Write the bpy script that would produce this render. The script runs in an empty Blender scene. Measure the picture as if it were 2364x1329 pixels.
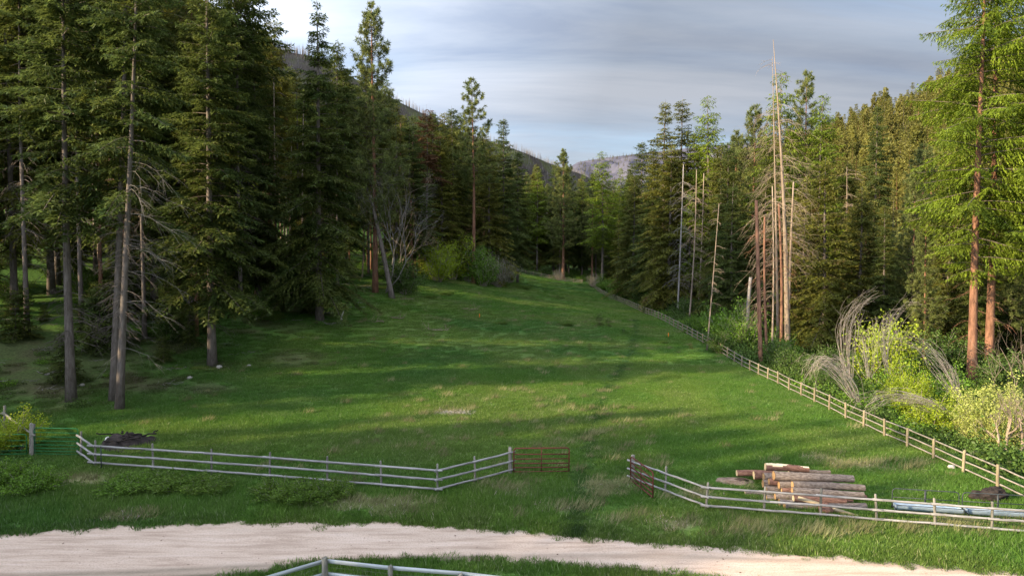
import bpy, math, random
import numpy as np
from mathutils import Vector
R_ = math.radians
S = bpy.context.scene
col = S.collection
rng = np.random.default_rng(7)
random.seed(7)

# ------------------------------------------------------------------ camera, world, sun, exposure
CAMZ, PITCH, F, W0, H0 = 11.5, R_(2.34), 1577.0, 2364, 1329
cam = bpy.data.cameras.new('camera'); cam.sensor_width = 36; cam.lens = 36 * F / W0
cam.clip_start = .1; cam.clip_end = 9000
camo = bpy.data.objects.new('camera', cam); col.objects.link(camo)
camo.location = (0, 0, CAMZ); camo.rotation_euler = (math.pi / 2 - PITCH, 0, 0); S.camera = camo

SUN_DIR = Vector((-0.915, -0.40, 0)).normalized()          # towards the sun, level part
SUN_EL = R_(19)
SUN_AZ = math.atan2(SUN_DIR.x, SUN_DIR.y)                    # clockwise from +Y
sd = Vector((SUN_DIR.x * math.cos(SUN_EL), SUN_DIR.y * math.cos(SUN_EL), math.sin(SUN_EL)))
sun = bpy.data.lights.new('sun', 'SUN'); sun.energy = 4.4; sun.angle = R_(.9); sun.color = (1, .79, .50)
suno = bpy.data.objects.new('sun', sun); col.objects.link(suno)
suno.rotation_euler = (-sd).to_track_quat('-Z', 'Y').to_euler(); suno.location = (-60, -30, 60)

wd = bpy.data.worlds.new('World'); S.world = wd; wd.use_nodes = True
nt = wd.node_tree; nt.nodes.clear()
def N(t, ty, **kw):
    n = t.nodes.new(ty)
    for k, v in kw.items():
        if k.startswith('i_'):
            n.inputs[k[2:].replace('_', ' ')].default_value = v
        else: setattr(n, k, v)
    return n
def ramp(t, pts, interp='LINEAR'):
    r = t.nodes.new('ShaderNodeValToRGB'); e = r.color_ramp.elements
    r.color_ramp.interpolation = interp
    while len(e) < len(pts): e.new(.5)
    for k, (p, c) in enumerate(pts):
        e[k].position = p; e[k].color = (c, c, c, 1) if not hasattr(c, '__len__') else (*c, 1)
    return r
sky = N(nt, 'ShaderNodeTexSky', sky_type='NISHITA', sun_disc=False)
sky.sun_elevation = SUN_EL; sky.sun_rotation = SUN_AZ; sky.altitude = 1200; sky.air_density = 1; sky.dust_density = 1.2
tc = N(nt, 'ShaderNodeTexCoord'); sx = N(nt, 'ShaderNodeSeparateXYZ'); nt.links.new(tc.outputs['Generated'], sx.inputs[0])
zz = N(nt, 'ShaderNodeMath', operation='MAXIMUM'); zz.inputs[1].default_value = 0; nt.links.new(sx.outputs['Z'], zz.inputs[0])
za = N(nt, 'ShaderNodeMath', operation='ADD'); za.inputs[1].default_value = .22; nt.links.new(zz.outputs[0], za.inputs[0])
dx = N(nt, 'ShaderNodeMath', operation='DIVIDE'); nt.links.new(sx.outputs['X'], dx.inputs[0]); nt.links.new(za.outputs[0], dx.inputs[1])
dy = N(nt, 'ShaderNodeMath', operation='DIVIDE'); nt.links.new(sx.outputs['Y'], dy.inputs[0]); nt.links.new(za.outputs[0], dy.inputs[1])
cx = N(nt, 'ShaderNodeCombineXYZ'); nt.links.new(dx.outputs[0], cx.inputs[0]); nt.links.new(dy.outputs[0], cx.inputs[1])
mp = N(nt, 'ShaderNodeMapping'); nt.links.new(cx.outputs[0], mp.inputs[0])
mp.inputs['Rotation'].default_value = (0, 0, R_(-30)); mp.inputs['Scale'].default_value = (.22, .95, 1); mp.inputs['Location'].default_value = (1.15, .35, 0)
n1 = N(nt, 'ShaderNodeTexNoise', i_Scale=1.25, i_Detail=7.0, i_Roughness=.52, i_Distortion=.5); nt.links.new(mp.outputs[0], n1.inputs['Vector'])
cm = ramp(nt, [(.40, .55), (.50, .9), (.60, 1.0)], 'EASE'); nt.links.new(n1.outputs['Fac'], cm.inputs[0])
n2 = N(nt, 'ShaderNodeTexNoise', i_Scale=3.2, i_Detail=8.0, i_Roughness=.6, i_Distortion=.3); nt.links.new(mp.outputs[0], n2.inputs['Vector'])
cc = ramp(nt, [(.32, (.25, .295, .385)), (.48, (.345, .385, .455)), (.66, (.43, .46, .52))]); nt.links.new(n2.outputs['Fac'], cc.inputs[0])
# thin cloud is brighter towards the sun
vd = N(nt, 'ShaderNodeVectorMath', operation='DOT_PRODUCT'); nt.links.new(tc.outputs['Generated'], vd.inputs[0]); vd.inputs[1].default_value = sd
gl = N(nt, 'ShaderNodeMapRange', i_From_Min=-1.0, i_From_Max=1.0, i_To_Min=0.0, i_To_Max=1.0); nt.links.new(vd.outputs['Value'], gl.inputs['Value'])
glr = ramp(nt, [(0, .21), (.30, .225), (.47, .50), (.75, 1.15), (1, 1.5)]); nt.links.new(gl.outputs[0], glr.inputs[0])
SKYB = 12.5
clm = N(nt, 'ShaderNodeMath', operation='MULTIPLY'); clm.inputs[1].default_value = SKYB; nt.links.new(glr.outputs[0], clm.inputs[0])
cs = N(nt, 'ShaderNodeVectorMath', operation='SCALE'); nt.links.new(cc.outputs[0], cs.inputs[0]); nt.links.new(clm.outputs[0], cs.inputs['Scale'])
ss = N(nt, 'ShaderNodeVectorMath', operation='SCALE'); nt.links.new(sky.outputs[0], ss.inputs[0]); ss.inputs['Scale'].default_value = .55
mx = N(nt, 'ShaderNodeMix', data_type='RGBA'); nt.links.new(cm.outputs[0], mx.inputs[0])
nt.links.new(ss.outputs[0], mx.inputs[6]); nt.links.new(cs.outputs[0], mx.inputs[7])
bg = N(nt, 'ShaderNodeBackground', i_Strength=.15); nt.links.new(mx.outputs[2], bg.inputs[0])
wo = N(nt, 'ShaderNodeOutputWorld'); nt.links.new(bg.outputs[0], wo.inputs[0])

S.view_settings.view_transform = 'Standard'; S.view_settings.look = 'None'
S.view_settings.exposure = 1.55; S.view_settings.gamma = 1; S.view_settings.use_curve_mapping = False
S.cycles.max_bounces = 5; S.cycles.diffuse_bounces = 3; S.cycles.glossy_bounces = 2; S.cycles.transmission_bounces = 3
S.cycles.transparent_max_bounces = 4; S.cycles.use_denoising = True; S.cycles.sample_clamp_indirect = 6

# ------------------------------------------------------------------ helpers
def ray(px, py):
    u = (px - W0 / 2) / F; v = (H0 / 2 - py) / F; c, s = math.cos(PITCH), math.sin(PITCH)
    return np.array([u, c + v * s, -s + v * c])
def at(px, py, d):                                           # the point seen at a pixel, d metres ahead
    r = ray(px, py); return np.array([0, 0, CAMZ]) + r * (d / r[1])
def nrm(v): return v / (np.linalg.norm(v, axis=-1, keepdims=True) + 1e-9)
def vn(x, y, seed=0):                                        # value noise 0..1
    x = np.asarray(x, float); y = np.asarray(y, float)
    xi = np.floor(x).astype(np.int64); yi = np.floor(y).astype(np.int64); fx = x - xi; fy = y - yi
    def h(a, b):
        n = (a * 374761393 + b * 668265263 + seed * 974634777) & 0xffffffff
        n = ((n ^ (n >> 13)) * 1274126177) & 0xffffffff
        return ((n ^ (n >> 16)) & 0xffff) / 65535.
    fx = fx * fx * (3 - 2 * fx); fy = fy * fy * (3 - 2 * fy)
    return (h(xi, yi) * (1 - fx) + h(xi + 1, yi) * fx) * (1 - fy) + (h(xi, yi + 1) * (1 - fx) + h(xi + 1, yi + 1) * fx) * fy
def fbm(x, y, o=4, seed=0):
    a, s, t = 0, 1, 0
    for k in range(o):
        a = a + vn(np.asarray(x) * 2 ** k, np.asarray(y) * 2 ** k, seed + k) * s; t += s; s *= .5
    return a / t
def sm(a, b, x):
    t = np.clip((x - a) / (b - a), 0, 1); return t * t * (3 - 2 * t)

# terrain: height of the ground at X, Y
YR = [-80, 0, 70, 85, 99, 113, 159, 182, 205, 230, 300, 500, 1500]; ZR = [0, 0, .1, .7, 1.3, 1.8, 1.9, 2.2, 3.4, 5.5, 9, 18, 60]
YL = [-80, 28, 33, 40, 50, 62, 80, 103, 125, 160, 215, 300, 500, 1500]
XL = [-26, -26, -26, -27, -29, -27, -22.4, -20.4, -15, -8, 0, 0, 0, 0]
ZL = [0, 0, .1, .5, .9, 2.1, 4.5, 6.2, 7.4, 7.6, 7.5, 11, 20, 62]
def zf(X, Y):
    X = np.asarray(X, float); Y = np.asarray(Y, float)
    zr = np.interp(Y, YR, ZR); zl = np.interp(Y, YL, ZL); xl = np.interp(Y, YL, XL); xr = 24.5
    t = (xr - X) / (xr - xl); tc_ = np.clip(t, 0, 1)
    z = zr + (zl - zr) * tc_ ** 1.7
    s = np.clip(xl - X, 0, None) * sm(42, 62, Y)
    z = z + .17 * s + .0011 * np.clip(s - 15, 0, 160) ** 2 * sm(40, 110, Y) * .55
    r = np.clip(X - 25.5, 0, None)
    z = z - 1.3 * sm(0, 9, r) * sm(24, 45, Y)
    hr = np.clip(X - 62 - 6 * (vn(Y / 60, 0 * Y, 5) - .5), 0, None)
    up = .58 * (np.sqrt(hr * hr + 144) - 12) * sm(20, 90, Y)
    cap = 62 + 18 * sm(430, 280, Y) + 9 * (fbm(Y / 90, 0 * Y, 3, 9) - .5)
    z = z + np.where(up < cap, up, cap - .1 * (up - cap))
    return z
def gp(px, py, d0=15, d1=600):                               # where the sight line meets the ground
    r = ray(px, py); Y = np.concatenate([np.arange(d0, 150, .05), np.arange(150, d1, .3)]); k = Y / r[1]
    X = r[0] * k; Z = CAMZ + r[2] * k; g = zf(X, Y) - Z
    i = np.argmax(g > 0)
    return (X[i], Y[i], float(zf(X[i], Y[i])))

# ------------------------------------------------------------------ mesh building
class MB:
    def __init__(s): s.V = []; s.Q = []; s.T = []; s.qm = []; s.tm = []; s.n = 0; s.C = []
    def add(s, V, Q=None, T=None, m=0, c=None):
        V = np.asarray(V, float).reshape(-1, 3)
        if Q is not None and len(Q): Q = np.asarray(Q, int).reshape(-1, 4); s.Q.append(Q + s.n); s.qm.append(np.full(len(Q), m))
        if T is not None and len(T): T = np.asarray(T, int).reshape(-1, 3); s.T.append(T + s.n); s.tm.append(np.full(len(T), m))
        s.V.append(V); s.n += len(V)
        s.C.append(np.full(len(V), .5) if c is None else np.asarray(c, float))
    def tris(s, P, D, L, Wd, up=None, m=0, c=None):           # loose needle/leaf triangles: base P, direction D, length L, width Wd
        P = np.asarray(P); n = len(P)
        if n == 0: return
        D = nrm(D); a = rng.normal(size=(n, 3)); Sd = nrm(np.cross(D, a)) if up is None else nrm(np.cross(D, up + .35 * a))
        L = np.broadcast_to(L, n)[:, None]; Wd = np.broadcast_to(Wd, n)[:, None]
        V = np.stack([P - Sd * Wd * .5, P + Sd * Wd * .5, P + D * L], 1).reshape(-1, 3)
        s.add(V, T=np.arange(3 * n).reshape(-1, 3), m=m, c=None if c is None else np.repeat(c, 3))
    def leaves(s, P, D, L, Wd, m=0, c=None):                  # leaf quads (kites)
        P = np.asarray(P); n = len(P); D = nrm(D); Sd = nrm(np.cross(D, rng.normal(size=(n, 3))))
        L = np.broadcast_to(L, n)[:, None]; Wd = np.broadcast_to(Wd, n)[:, None]
        V = np.stack([P, P + D * L * .45 + Sd * Wd * .5, P + D * L, P + D * L * .45 - Sd * Wd * .5], 1).reshape(-1, 3)
        s.add(V, Q=np.arange(4 * n).reshape(-1, 4), m=m, c=None if c is None else np.repeat(c, 4))
    def tube(s, pts, rad, k=6, m=0, cap=True, c=None):
        pts = np.asarray(pts, float); n = len(pts); rad = np.broadcast_to(rad, n)
        t = nrm(np.gradient(pts, axis=0)); ref = np.array([1, .13, .07]) if abs(t[0][0]) < .8 else np.array([.1, 1, .05])
        a = nrm(np.cross(t, ref)); b = np.cross(t, a); th = np.arange(k) * 2 * math.pi / k
        V = pts[:, None] + rad[:, None, None] * (np.cos(th)[None, :, None] * a[:, None] + np.sin(th)[None, :, None] * b[:, None])
        i = np.arange(n - 1)[:, None] * k; j = np.arange(k)[None]; j2 = (j + 1) % k
        Q = np.stack([i + j, i + j2, i + k + j2, i + k + j], -1).reshape(-1, 4)
        T = None
        if cap and k > 3:
            T = [(0, q + 1, q) for q in range(1, k - 1)] + [((n - 1) * k, (n - 1) * k + q, (n - 1) * k + q + 1) for q in range(1, k - 1)]
        s.add(V, Q=Q, T=T, m=m, c=None if c is None else np.full(n * k, c))
    def box(s, c, sz, rz=0, m=0, rot=None):
        x, y, z = np.array(sz) / 2; V = np.array([(a * x, b * y, d * z) for a in (-1, 1) for b in (-1, 1) for d in (-1, 1)])
        if rot is not None: V = V @ np.array(rot).T
        else: V = V @ np.array([[math.cos(rz), math.sin(rz), 0], [-math.sin(rz), math.cos(rz), 0], [0, 0, 1]])
        s.add(V + np.array(c), Q=[(0, 1, 3, 2), (4, 6, 7, 5), (0, 4, 5, 1), (2, 3, 7, 6), (0, 2, 6, 4), (1, 5, 7, 3)], m=m)
    def mesh(s, name, mats, smooth=False, attr=False):
        V = np.concatenate(s.V); me = bpy.data.meshes.new(name)
        Q = np.concatenate(s.Q) if s.Q else np.zeros((0, 4), int); T = np.concatenate(s.T) if s.T else np.zeros((0, 3), int)
        me.vertices.add(len(V)); me.vertices.foreach_set('co', V.ravel().astype(np.float32))
        lp = np.concatenate([Q.ravel(), T.ravel()]).astype(np.int32); me.loops.add(len(lp)); me.loops.foreach_set('vertex_index', lp)
        st = np.concatenate([np.arange(len(Q)) * 4, len(Q) * 4 + np.arange(len(T)) * 3]).astype(np.int32)
        me.polygons.add(len(st)); me.polygons.foreach_set('loop_start', st)
        for m in (mats if isinstance(mats, (list, tuple)) else [mats]): me.materials.append(m)
        mi = np.concatenate((s.qm or [np.zeros(0)]) + (s.tm or [np.zeros(0)])).astype(np.int32)
        if mi.any(): me.polygons.foreach_set('material_index', mi)
        if smooth: me.polygons.foreach_set('use_smooth', np.ones(len(st), bool))
        if attr:
            A = me.attributes.new('v', 'FLOAT', 'POINT'); A.data.foreach_set('value', np.concatenate(s.C).astype(np.float32))
        me.update(calc_edges=True); me.validate()
        return me
def tag(o, label=None, cat=None, group=None, kind=None):
    for k, v in (('label', label), ('category', cat), ('group', group), ('kind', kind)):
        if v: o[k] = v
    return o
def obj(name, me, parent=None):
    o = bpy.data.objects.new(name, me); col.objects.link(o)
    if parent: o.parent = parent
    return o
def thing(name, label, cat, loc=(0, 0, 0), rz=0, group=None, scale=1):
    o = bpy.data.objects.new(name, None); col.objects.link(o); o.location = tuple(float(a) for a in loc); o.rotation_euler = (0, 0, rz)
    o.scale = (scale,) * 3 if not hasattr(scale, '__len__') else scale; o.empty_display_size = .2
    return tag(o, label, cat, group)

# ------------------------------------------------------------------ materials
def mat(name):
    m = bpy.data.materials.new(name); m.use_nodes = True; t = m.node_tree; t.nodes.clear()
    return m, t, N(t, 'ShaderNodeOutputMaterial')
def link(t, a, b): t.links.new(a, b)
def foliage(name, c1, c2, c3=None, trans=.3, nscale=.35, brown=None, vr=(.35, 1.85)):
    m, t, out = mat(name)
    geo = N(t, 'ShaderNodeNewGeometry'); oi = N(t, 'ShaderNodeObjectInfo'); at_ = N(t, 'ShaderNodeAttribute', attribute_name='v')
    no = N(t, 'ShaderNodeTexNoise', i_Scale=nscale, i_Detail=3.0, i_Roughness=.6); link(t, geo.outputs['Position'], no.inputs['Vector'])
    r = ramp(t, [(.35, c1), (.65, c2)]); link(t, no.outputs['Fac'], r.inputs[0])
    m1 = N(t, 'ShaderNodeMix', data_type='RGBA'); mr = N(t, 'ShaderNodeMapRange', i_From_Min=0.0, i_From_Max=1.0, i_To_Min=0.0, i_To_Max=.75)
    link(t, oi.outputs['Random'], mr.inputs['Value']); link(t, mr.outputs[0], m1.inputs[0]); link(t, r.outputs[0], m1.inputs[6]); m1.inputs[7].default_value = (*(c3 or c1), 1)
    # each spray lighter or darker at random; bright highlights are put into the colour
    hv = N(t, 'ShaderNodeHueSaturation'); mv = N(t, 'ShaderNodeMapRange', i_From_Min=0.0, i_From_Max=1.0, i_To_Min=vr[0], i_To_Max=vr[1])
    link(t, at_.outputs['Fac'], mv.inputs['Value']); link(t, mv.outputs[0], hv.inputs['Value']); link(t, m1.outputs[2], hv.inputs['Color'])
    last = hv.outputs[0]
    if brown:
        nb = N(t, 'ShaderNodeTexNoise', i_Scale=.55, i_Detail=2.0); va = N(t, 'ShaderNodeVectorMath', operation='ADD'); va.inputs[1].default_value = (31, 7, 3)
        link(t, geo.outputs['Position'], va.inputs[0]); link(t, va.outputs[0], nb.inputs['Vector'])
        rb = ramp(t, [(.60, 0), (.72, .8)]); link(t, nb.outputs['Fac'], rb.inputs[0])
        m2 = N(t, 'ShaderNodeMix', data_type='RGBA'); link(t, rb.outputs[0], m2.inputs[0]); link(t, last, m2.inputs[6]); m2.inputs[7].default_value = (*brown, 1); last = m2.outputs[2]
    d = N(t, 'ShaderNodeBsdfDiffuse'); tr = N(t, 'ShaderNodeBsdfTranslucent'); g = N(t, 'ShaderNodeBsdfGlossy', i_Roughness=.5)
    link(t, last, d.inputs[0]); link(t, last, tr.inputs[0]); g.inputs[0].default_value = (.5, .5, .5, 1)
    ms = N(t, 'ShaderNodeMixShader'); ms.inputs[0].default_value = trans; link(t, d.outputs[0], ms.inputs[1]); link(t, tr.outputs[0], ms.inputs[2])
    mg = N(t, 'ShaderNodeMixShader'); mg.inputs[0].default_value = .025; link(t, ms.outputs[0], mg.inputs[1]); link(t, g.outputs[0], mg.inputs[2])
    link(t, mg.outputs[0], out.inputs[0]); return m
def rough(name, c1, c2, scale=(1, 1, 1), ns=4, rgh=.9, bump=.3, c3=None, coord='Object', lo=.35, hi=.65, metal=0, bscale=None, objvar=.0):
    m, t, out = mat(name); b = N(t, 'ShaderNodeBsdfPrincipled'); b.inputs['Roughness'].default_value = rgh; b.inputs['Metallic'].default_value = metal
    b.inputs['Specular IOR Level'].default_value = .2 if metal == 0 else .5
    tcx = N(t, 'ShaderNodeTexCoord'); mpx = N(t, 'ShaderNodeMapping'); mpx.inputs['Scale'].default_value = scale; link(t, tcx.outputs[coord], mpx.inputs[0])
    oi = N(t, 'ShaderNodeObjectInfo'); ad = N(t, 'ShaderNodeVectorMath', operation='ADD'); sc_ = N(t, 'ShaderNodeMath', operation='MULTIPLY'); sc_.inputs[1].default_value = 50
    link(t, oi.outputs['Random'], sc_.inputs[0]); link(t, mpx.outputs[0], ad.inputs[0]); link(t, sc_.outputs[0], ad.inputs[1])
    no = N(t, 'ShaderNodeTexNoise', i_Scale=float(ns), i_Detail=6.0, i_Roughness=.65); link(t, ad.outputs[0], no.inputs['Vector'])
    r = ramp(t, [(lo, c1), (hi, c2)] + ([(min(.98, hi + .14), c3)] if c3 else [])); link(t, no.outputs['Fac'], r.inputs[0]); last = r.outputs[0]
    if objvar:
        hv = N(t, 'ShaderNodeHueSaturation'); mv = N(t, 'ShaderNodeMapRange', i_From_Min=0.0, i_From_Max=1.0, i_To_Min=1 - objvar, i_To_Max=1 + objvar)
        link(t, oi.outputs['Random'], mv.inputs['Value']); link(t, mv.outputs[0], hv.inputs['Value']); link(t, last, hv.inputs['Color']); last = hv.outputs[0]
    link(t, last, b.inputs['Base Color'])
    if bump:
        nb = N(t, 'ShaderNodeTexNoise', i_Scale=float(bscale or ns * 3), i_Detail=4.0); link(t, ad.outputs[0], nb.inputs['Vector'])
        bp = N(t, 'ShaderNodeBump', i_Strength=float(bump), i_Distance=.04); link(t, nb.outputs['Fac'], bp.inputs['Height']); link(t, bp.outputs[0], b.inputs['Normal'])
    link(t, b.outputs[0], out.inputs[0]); return m
M = {}
M['fir'] = foliage('fir_needles', (.054, .086, .022), (.125, .140, .028), (.085, .118, .032), .44)
M['firolive'] = foliage('olive_fir_needles', (.125, .135, .024), (.205, .195, .034), (.105, .125, .028), .44, brown=(.13, .08, .03))  # lighter yellowish needles; in the left forest they stand in for sunlit crowns
M['hillfir'] = foliage('hill_fir_needles', (.115, .125, .026), (.19, .18, .038), (.145, .135, .038), .35, nscale=.12)
M['pine'] = foliage('pine_needles', (.085, .115, .028), (.15, .16, .042), (.105, .13, .042), .34)
M['larch'] = foliage('larch_needles', (.105, .155, .014), (.18, .235, .020), (.13, .185, .020), .42)
M['reddead'] = foliage('dead_red_needles', (.12, .062, .030), (.17, .09, .04), None, .2)
M['leafyel'] = foliage('yellow_green_leaves', (.20, .29, .018), (.32, .38, .03), (.24, .32, .02), .42, nscale=.8, vr=(.6, 1.4))
M['leafgreen'] = foliage('green_leaves', (.075, .15, .018), (.13, .22, .025), (.10, .19, .02), .4, nscale=.8)
M['leafmid'] = foliage('mid_green_leaves', (.075, .14, .020), (.13, .20, .028), (.09, .16, .02), .4, nscale=1.2, vr=(.5, 1.5))
M['leafdark'] = foliage('dark_green_leaves', (.042, .082, .018), (.075, .13, .022), (.060, .10, .02), .35, nscale=.8)
M['blossom'] = foliage('pale_blossom_leaves', (.22, .28, .05), (.46, .46, .17), (.28, .33, .07), .35, nscale=1.6, vr=(.6, 1.4))
M['bark'] = rough('grey_bark', (.085, .068, .058), (.17, .145, .13), (1, 1, .25), 5, bump=.8, objvar=.2)
M['barkred'] = rough('red_pine_bark', (.10, .05, .032), (.27, .14, .088), (1, 1, .22), 4, bump=.9, objvar=.15)
M['barkpale'] = rough('pale_dead_wood', (.17, .13, .095), (.31, .245, .185), (1, 1, .15), 5, bump=.5, objvar=.15)
M['barkgrey'] = rough('grey_dead_wood', (.14, .125, .115), (.28, .26, .24), (1, 1, .2), 5, bump=.4, objvar=.15)
M['limb'] = rough('brown_limb_bark', (.075, .06, .045), (.15, .125, .10), (1, 1, .3), 5, bump=0)
M['twig'] = rough('grey_brown_twigs', (.21, .18, .155), (.40, .35, .30), (1, 1, .4), 6, bump=0)
M['snagfar'] = rough('burned_snag_wood', (.10, .085, .08), (.22, .20, .19), (1, 1, .3), 3, bump=0, objvar=.3)
M['wood'] = rough('weathered_grey_rail', (.13, .122, .118), (.36, .345, .335), (.9, 5, 5), 4, bump=.4, bscale=14, objvar=.12, c3=(.17, .155, .14))
M['postgrey'] = rough('weathered_grey_post', (.10, .095, .08), (.24, .225, .19), (3, 3, .6), 4, bump=.5, objvar=.2)
M['posttan'] = rough('tan_treated_post', (.15, .125, .08), (.26, .215, .135), (3, 3, .5), 4, bump=.4, objvar=.15)
M['railtan'] = rough('brown_grey_rail', (.13, .115, .10), (.28, .25, .215), (3, .35, 4), 4, bump=.3, objvar=.15)
M['board'] = rough('grey_white_board', (.24, .26, .27), (.43, .46, .48), (.4, 4, 4), 4, bump=.2, objvar=.1)
M['red'] = rough('red_gate_paint', (.075, .020, .016), (.135, .034, .026), (1, 1, 1), 7, .6, bump=.1, c3=(.11, .055, .035))
M['green'] = rough('green_gate_paint', (.010, .11, .038), (.018, .18, .058), (1, 1, 1), 4, .45, bump=0)
M['steel'] = rough('dark_steel', (.022, .028, .032), (.05, .058, .062), (1, 1, 1), 6, .5, bump=.1)
M['galv'] = rough('galvanised_trough', (.20, .28, .38), (.38, .47, .58), (.8, 3, 3), 4, .45, bump=.15, metal=.35)
M['char'] = rough('charred_wood', (.006, .006, .006), (.045, .034, .03), (1, 1, 1), 3, .9, bump=1, c3=(.15, .11, .085))
M['ash'] = rough('ash_and_char', (.010, .009, .009), (.055, .042, .038), (1, 1, 1), 1.6, 1, bump=1, c3=(.12, .10, .09))
M['logbark'] = rough('log_bark', (.095, .070, .056), (.30, .24, .20), (.8, 3, 3), 7, bump=1, objvar=.15, bscale=22, c3=(.40, .36, .32))
M['logred'] = rough('red_brown_log_bark', (.10, .05, .038), (.28, .155, .115), (.7, 2.5, 2.5), 6, bump=1, objvar=.12, bscale=22, c3=(.38, .27, .21))
M['peeled'] = rough('peeled_log_wood', (.55, .43, .27), (.70, .60, .42), (.5, 2, 2), 3, .7, bump=.15)
M['cut'] = rough('cut_log_end', (.30, .175, .08), (.46, .29, .14), (1, 1, 1), 5, .8, bump=.2)
M['cutpale'] = rough('pale_cut_log_end', (.48, .36, .20), (.64, .52, .33), (1, 1, 1), 5, .8, bump=.2)
M['plank'] = rough('tan_plank', (.28, .215, .13), (.42, .33, .215), (.5, 3, 3), 4, bump=.2)
M['rock'] = rough('pale_rock', (.26, .24, .21), (.46, .43, .39), (1, 1, 1), 3, bump=.6)
M['orange'] = rough('orange_stake_paint', (.55, .14, .02), (.68, .20, .03), (1, 1, 1), 3, bump=0)
M['white'] = rough('white_weathered_wood', (.5, .48, .45), (.66, .64, .6), (1, 1, .3), 3, bump=.1)
M['dirt'] = rough('bare_brown_dirt', (.14, .095, .07), (.30, .215, .165), (1, 1, 1), 3, bump=.8)
M['hole'] = rough('dark_dug_soil', (.018, .012, .009), (.09, .06, .045), (1, 1, 1), 4, bump=1)
M['wire'] = rough('wire', (.10, .10, .09), (.2, .2, .18), (1, 1, 1), 4, .5, bump=0, metal=.6)

# ------------------------------------------------------------------ ground colours (real colour of turf, straw, soil, litter)
def ell(px, py, rx, ry, rot=0):                               # ellipse on the ground, from where it lies in view
    x, y, _ = gp(px, py); return (x, y, rx, ry, rot)
ROAD_T = [gp(*p)[:2] for p in [(-500, 1262), (0, 1232), (200, 1212), (400, 1204), (560, 1200), (900, 1202), (1200, 1220), (1500, 1246), (1800, 1269), (2100, 1296), (2364, 1319), (2900, 1362)]]
ROAD_B = [gp(*p)[:2] for p in [(-500, 1480), (0, 1420), (300, 1375), (560, 1331), (640, 1312), (745, 1297), (850, 1289), (1000, 1288), (1200, 1300), (1400, 1313), (1600, 1330), (1900, 1355), (2300, 1400), (2900, 1470)]]
RTX, RTY = zip(*ROAD_T); RBX, RBY = zip(*ROAD_B)
def road_edges(X):
    j = (fbm(X * 1.7, X * 0, 4, 21) - .5) * .6 + (fbm(X * 7, X * 0, 2, 22) - .5) * .35; j2 = (fbm(X * 1.3, X * 0 + 9, 4, 23) - .5) * .7 + (fbm(X * 7, X * 0 + 5, 2, 24) - .5) * .35
    return np.interp(X, RTX, RTY) + j, np.interp(X, RBX, RBY) + j2
STRAW = [ell(1050, 952, 1.3, .6), ell(870, 1160, 2.4, .7), ell(1170, 1125, 1.5, .8), ell(940, 1172, 1.4, .5), ell(1395, 1125, .9, 1.3), ell(1345, 1170, 1.0, .4), ell(1440, 1110, .6, .9),
         ell(1965, 1070, 2.6, 1.0, -.5), ell(2120, 1080, .9, .7), ell(175, 1105, 1.6, .8), ell(1420, 1203, .5, .25), ell(1480, 1190, .5, .3), ell(1570, 1210, .9, .4), ell(1720, 1220, 1.2, .4),
         ell(2160, 1212, 1.2, .4), ell(1900, 1238, 1.2, .4), ell(1300, 1170, 1.4, .5), ell(1600, 1140, 1.2, .6), ell(300, 1190, 1.5, .3), ell(1820, 1150, 1.2, .7)]
BURN = [ell(292, 1016, 1.7, 1.9), ell(1705, 1112, 1.1, .8)]
SOIL = [ell(945, 908, 1.3, .7), ell(480, 895, 2.5, 1.8), ell(680, 830, 3.5, 3), ell(495, 840, 2.2, 1.6), ell(100, 870, 5, 5), ell(20, 800, 6, 6), ell(240, 830, 5, 6), ell(1690, 1108, .5, .35), ell(340, 890, 2.5, 2.5), ell(170, 925, 1.5, 1.2), ell(280, 945, 1.2, 1.0)]
PATH = [gp(*p)[:2] for p in [(1330, 1230), (1345, 1100), (1362, 1010), (1385, 920), (1420, 868), (1448, 830), (1462, 790), (1466, 760), (1460, 735)]]
PATH2 = [gp(*p)[:2] for p in [(1420, 1240), (1425, 1110), (1445, 1010)]]
def emask(E, X, Y, soft=.5):
    m = np.zeros(np.shape(X))
    for x, y, rx, ry, ro in E:
        c, s = math.cos(ro), math.sin(ro); a = (X - x) * c + (Y - y) * s; b = -(X - x) * s + (Y - y) * c
        d = np.sqrt((a / rx) ** 2 + (b / ry) ** 2) + (fbm(X * 2, Y * 2, 3, 3) - .5) * .9
        m = np.maximum(m, 1 - sm(1 - soft, 1 + soft * .4, d))
    return m
def pmask(P, X, Y, w):
    d = np.full(np.shape(X), 1e9)
    for (x0, y0), (x1, y1) in zip(P[:-1], P[1:]):
        L = (x1 - x0) ** 2 + (y1 - y0) ** 2; t = np.clip(((X - x0) * (x1 - x0) + (Y - y0) * (y1 - y0)) / L, 0, 1)
        d = np.minimum(d, np.hypot(X - x0 - t * (x1 - x0), Y - y0 - t * (y1 - y0)))
    return np.exp(-(d / w) ** 2)
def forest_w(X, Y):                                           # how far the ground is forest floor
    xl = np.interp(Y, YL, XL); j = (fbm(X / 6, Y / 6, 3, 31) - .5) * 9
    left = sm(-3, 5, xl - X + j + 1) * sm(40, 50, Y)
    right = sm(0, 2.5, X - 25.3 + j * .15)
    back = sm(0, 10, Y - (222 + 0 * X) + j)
    return np.clip(np.maximum(np.maximum(left, right), back), 0, 1)
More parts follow.
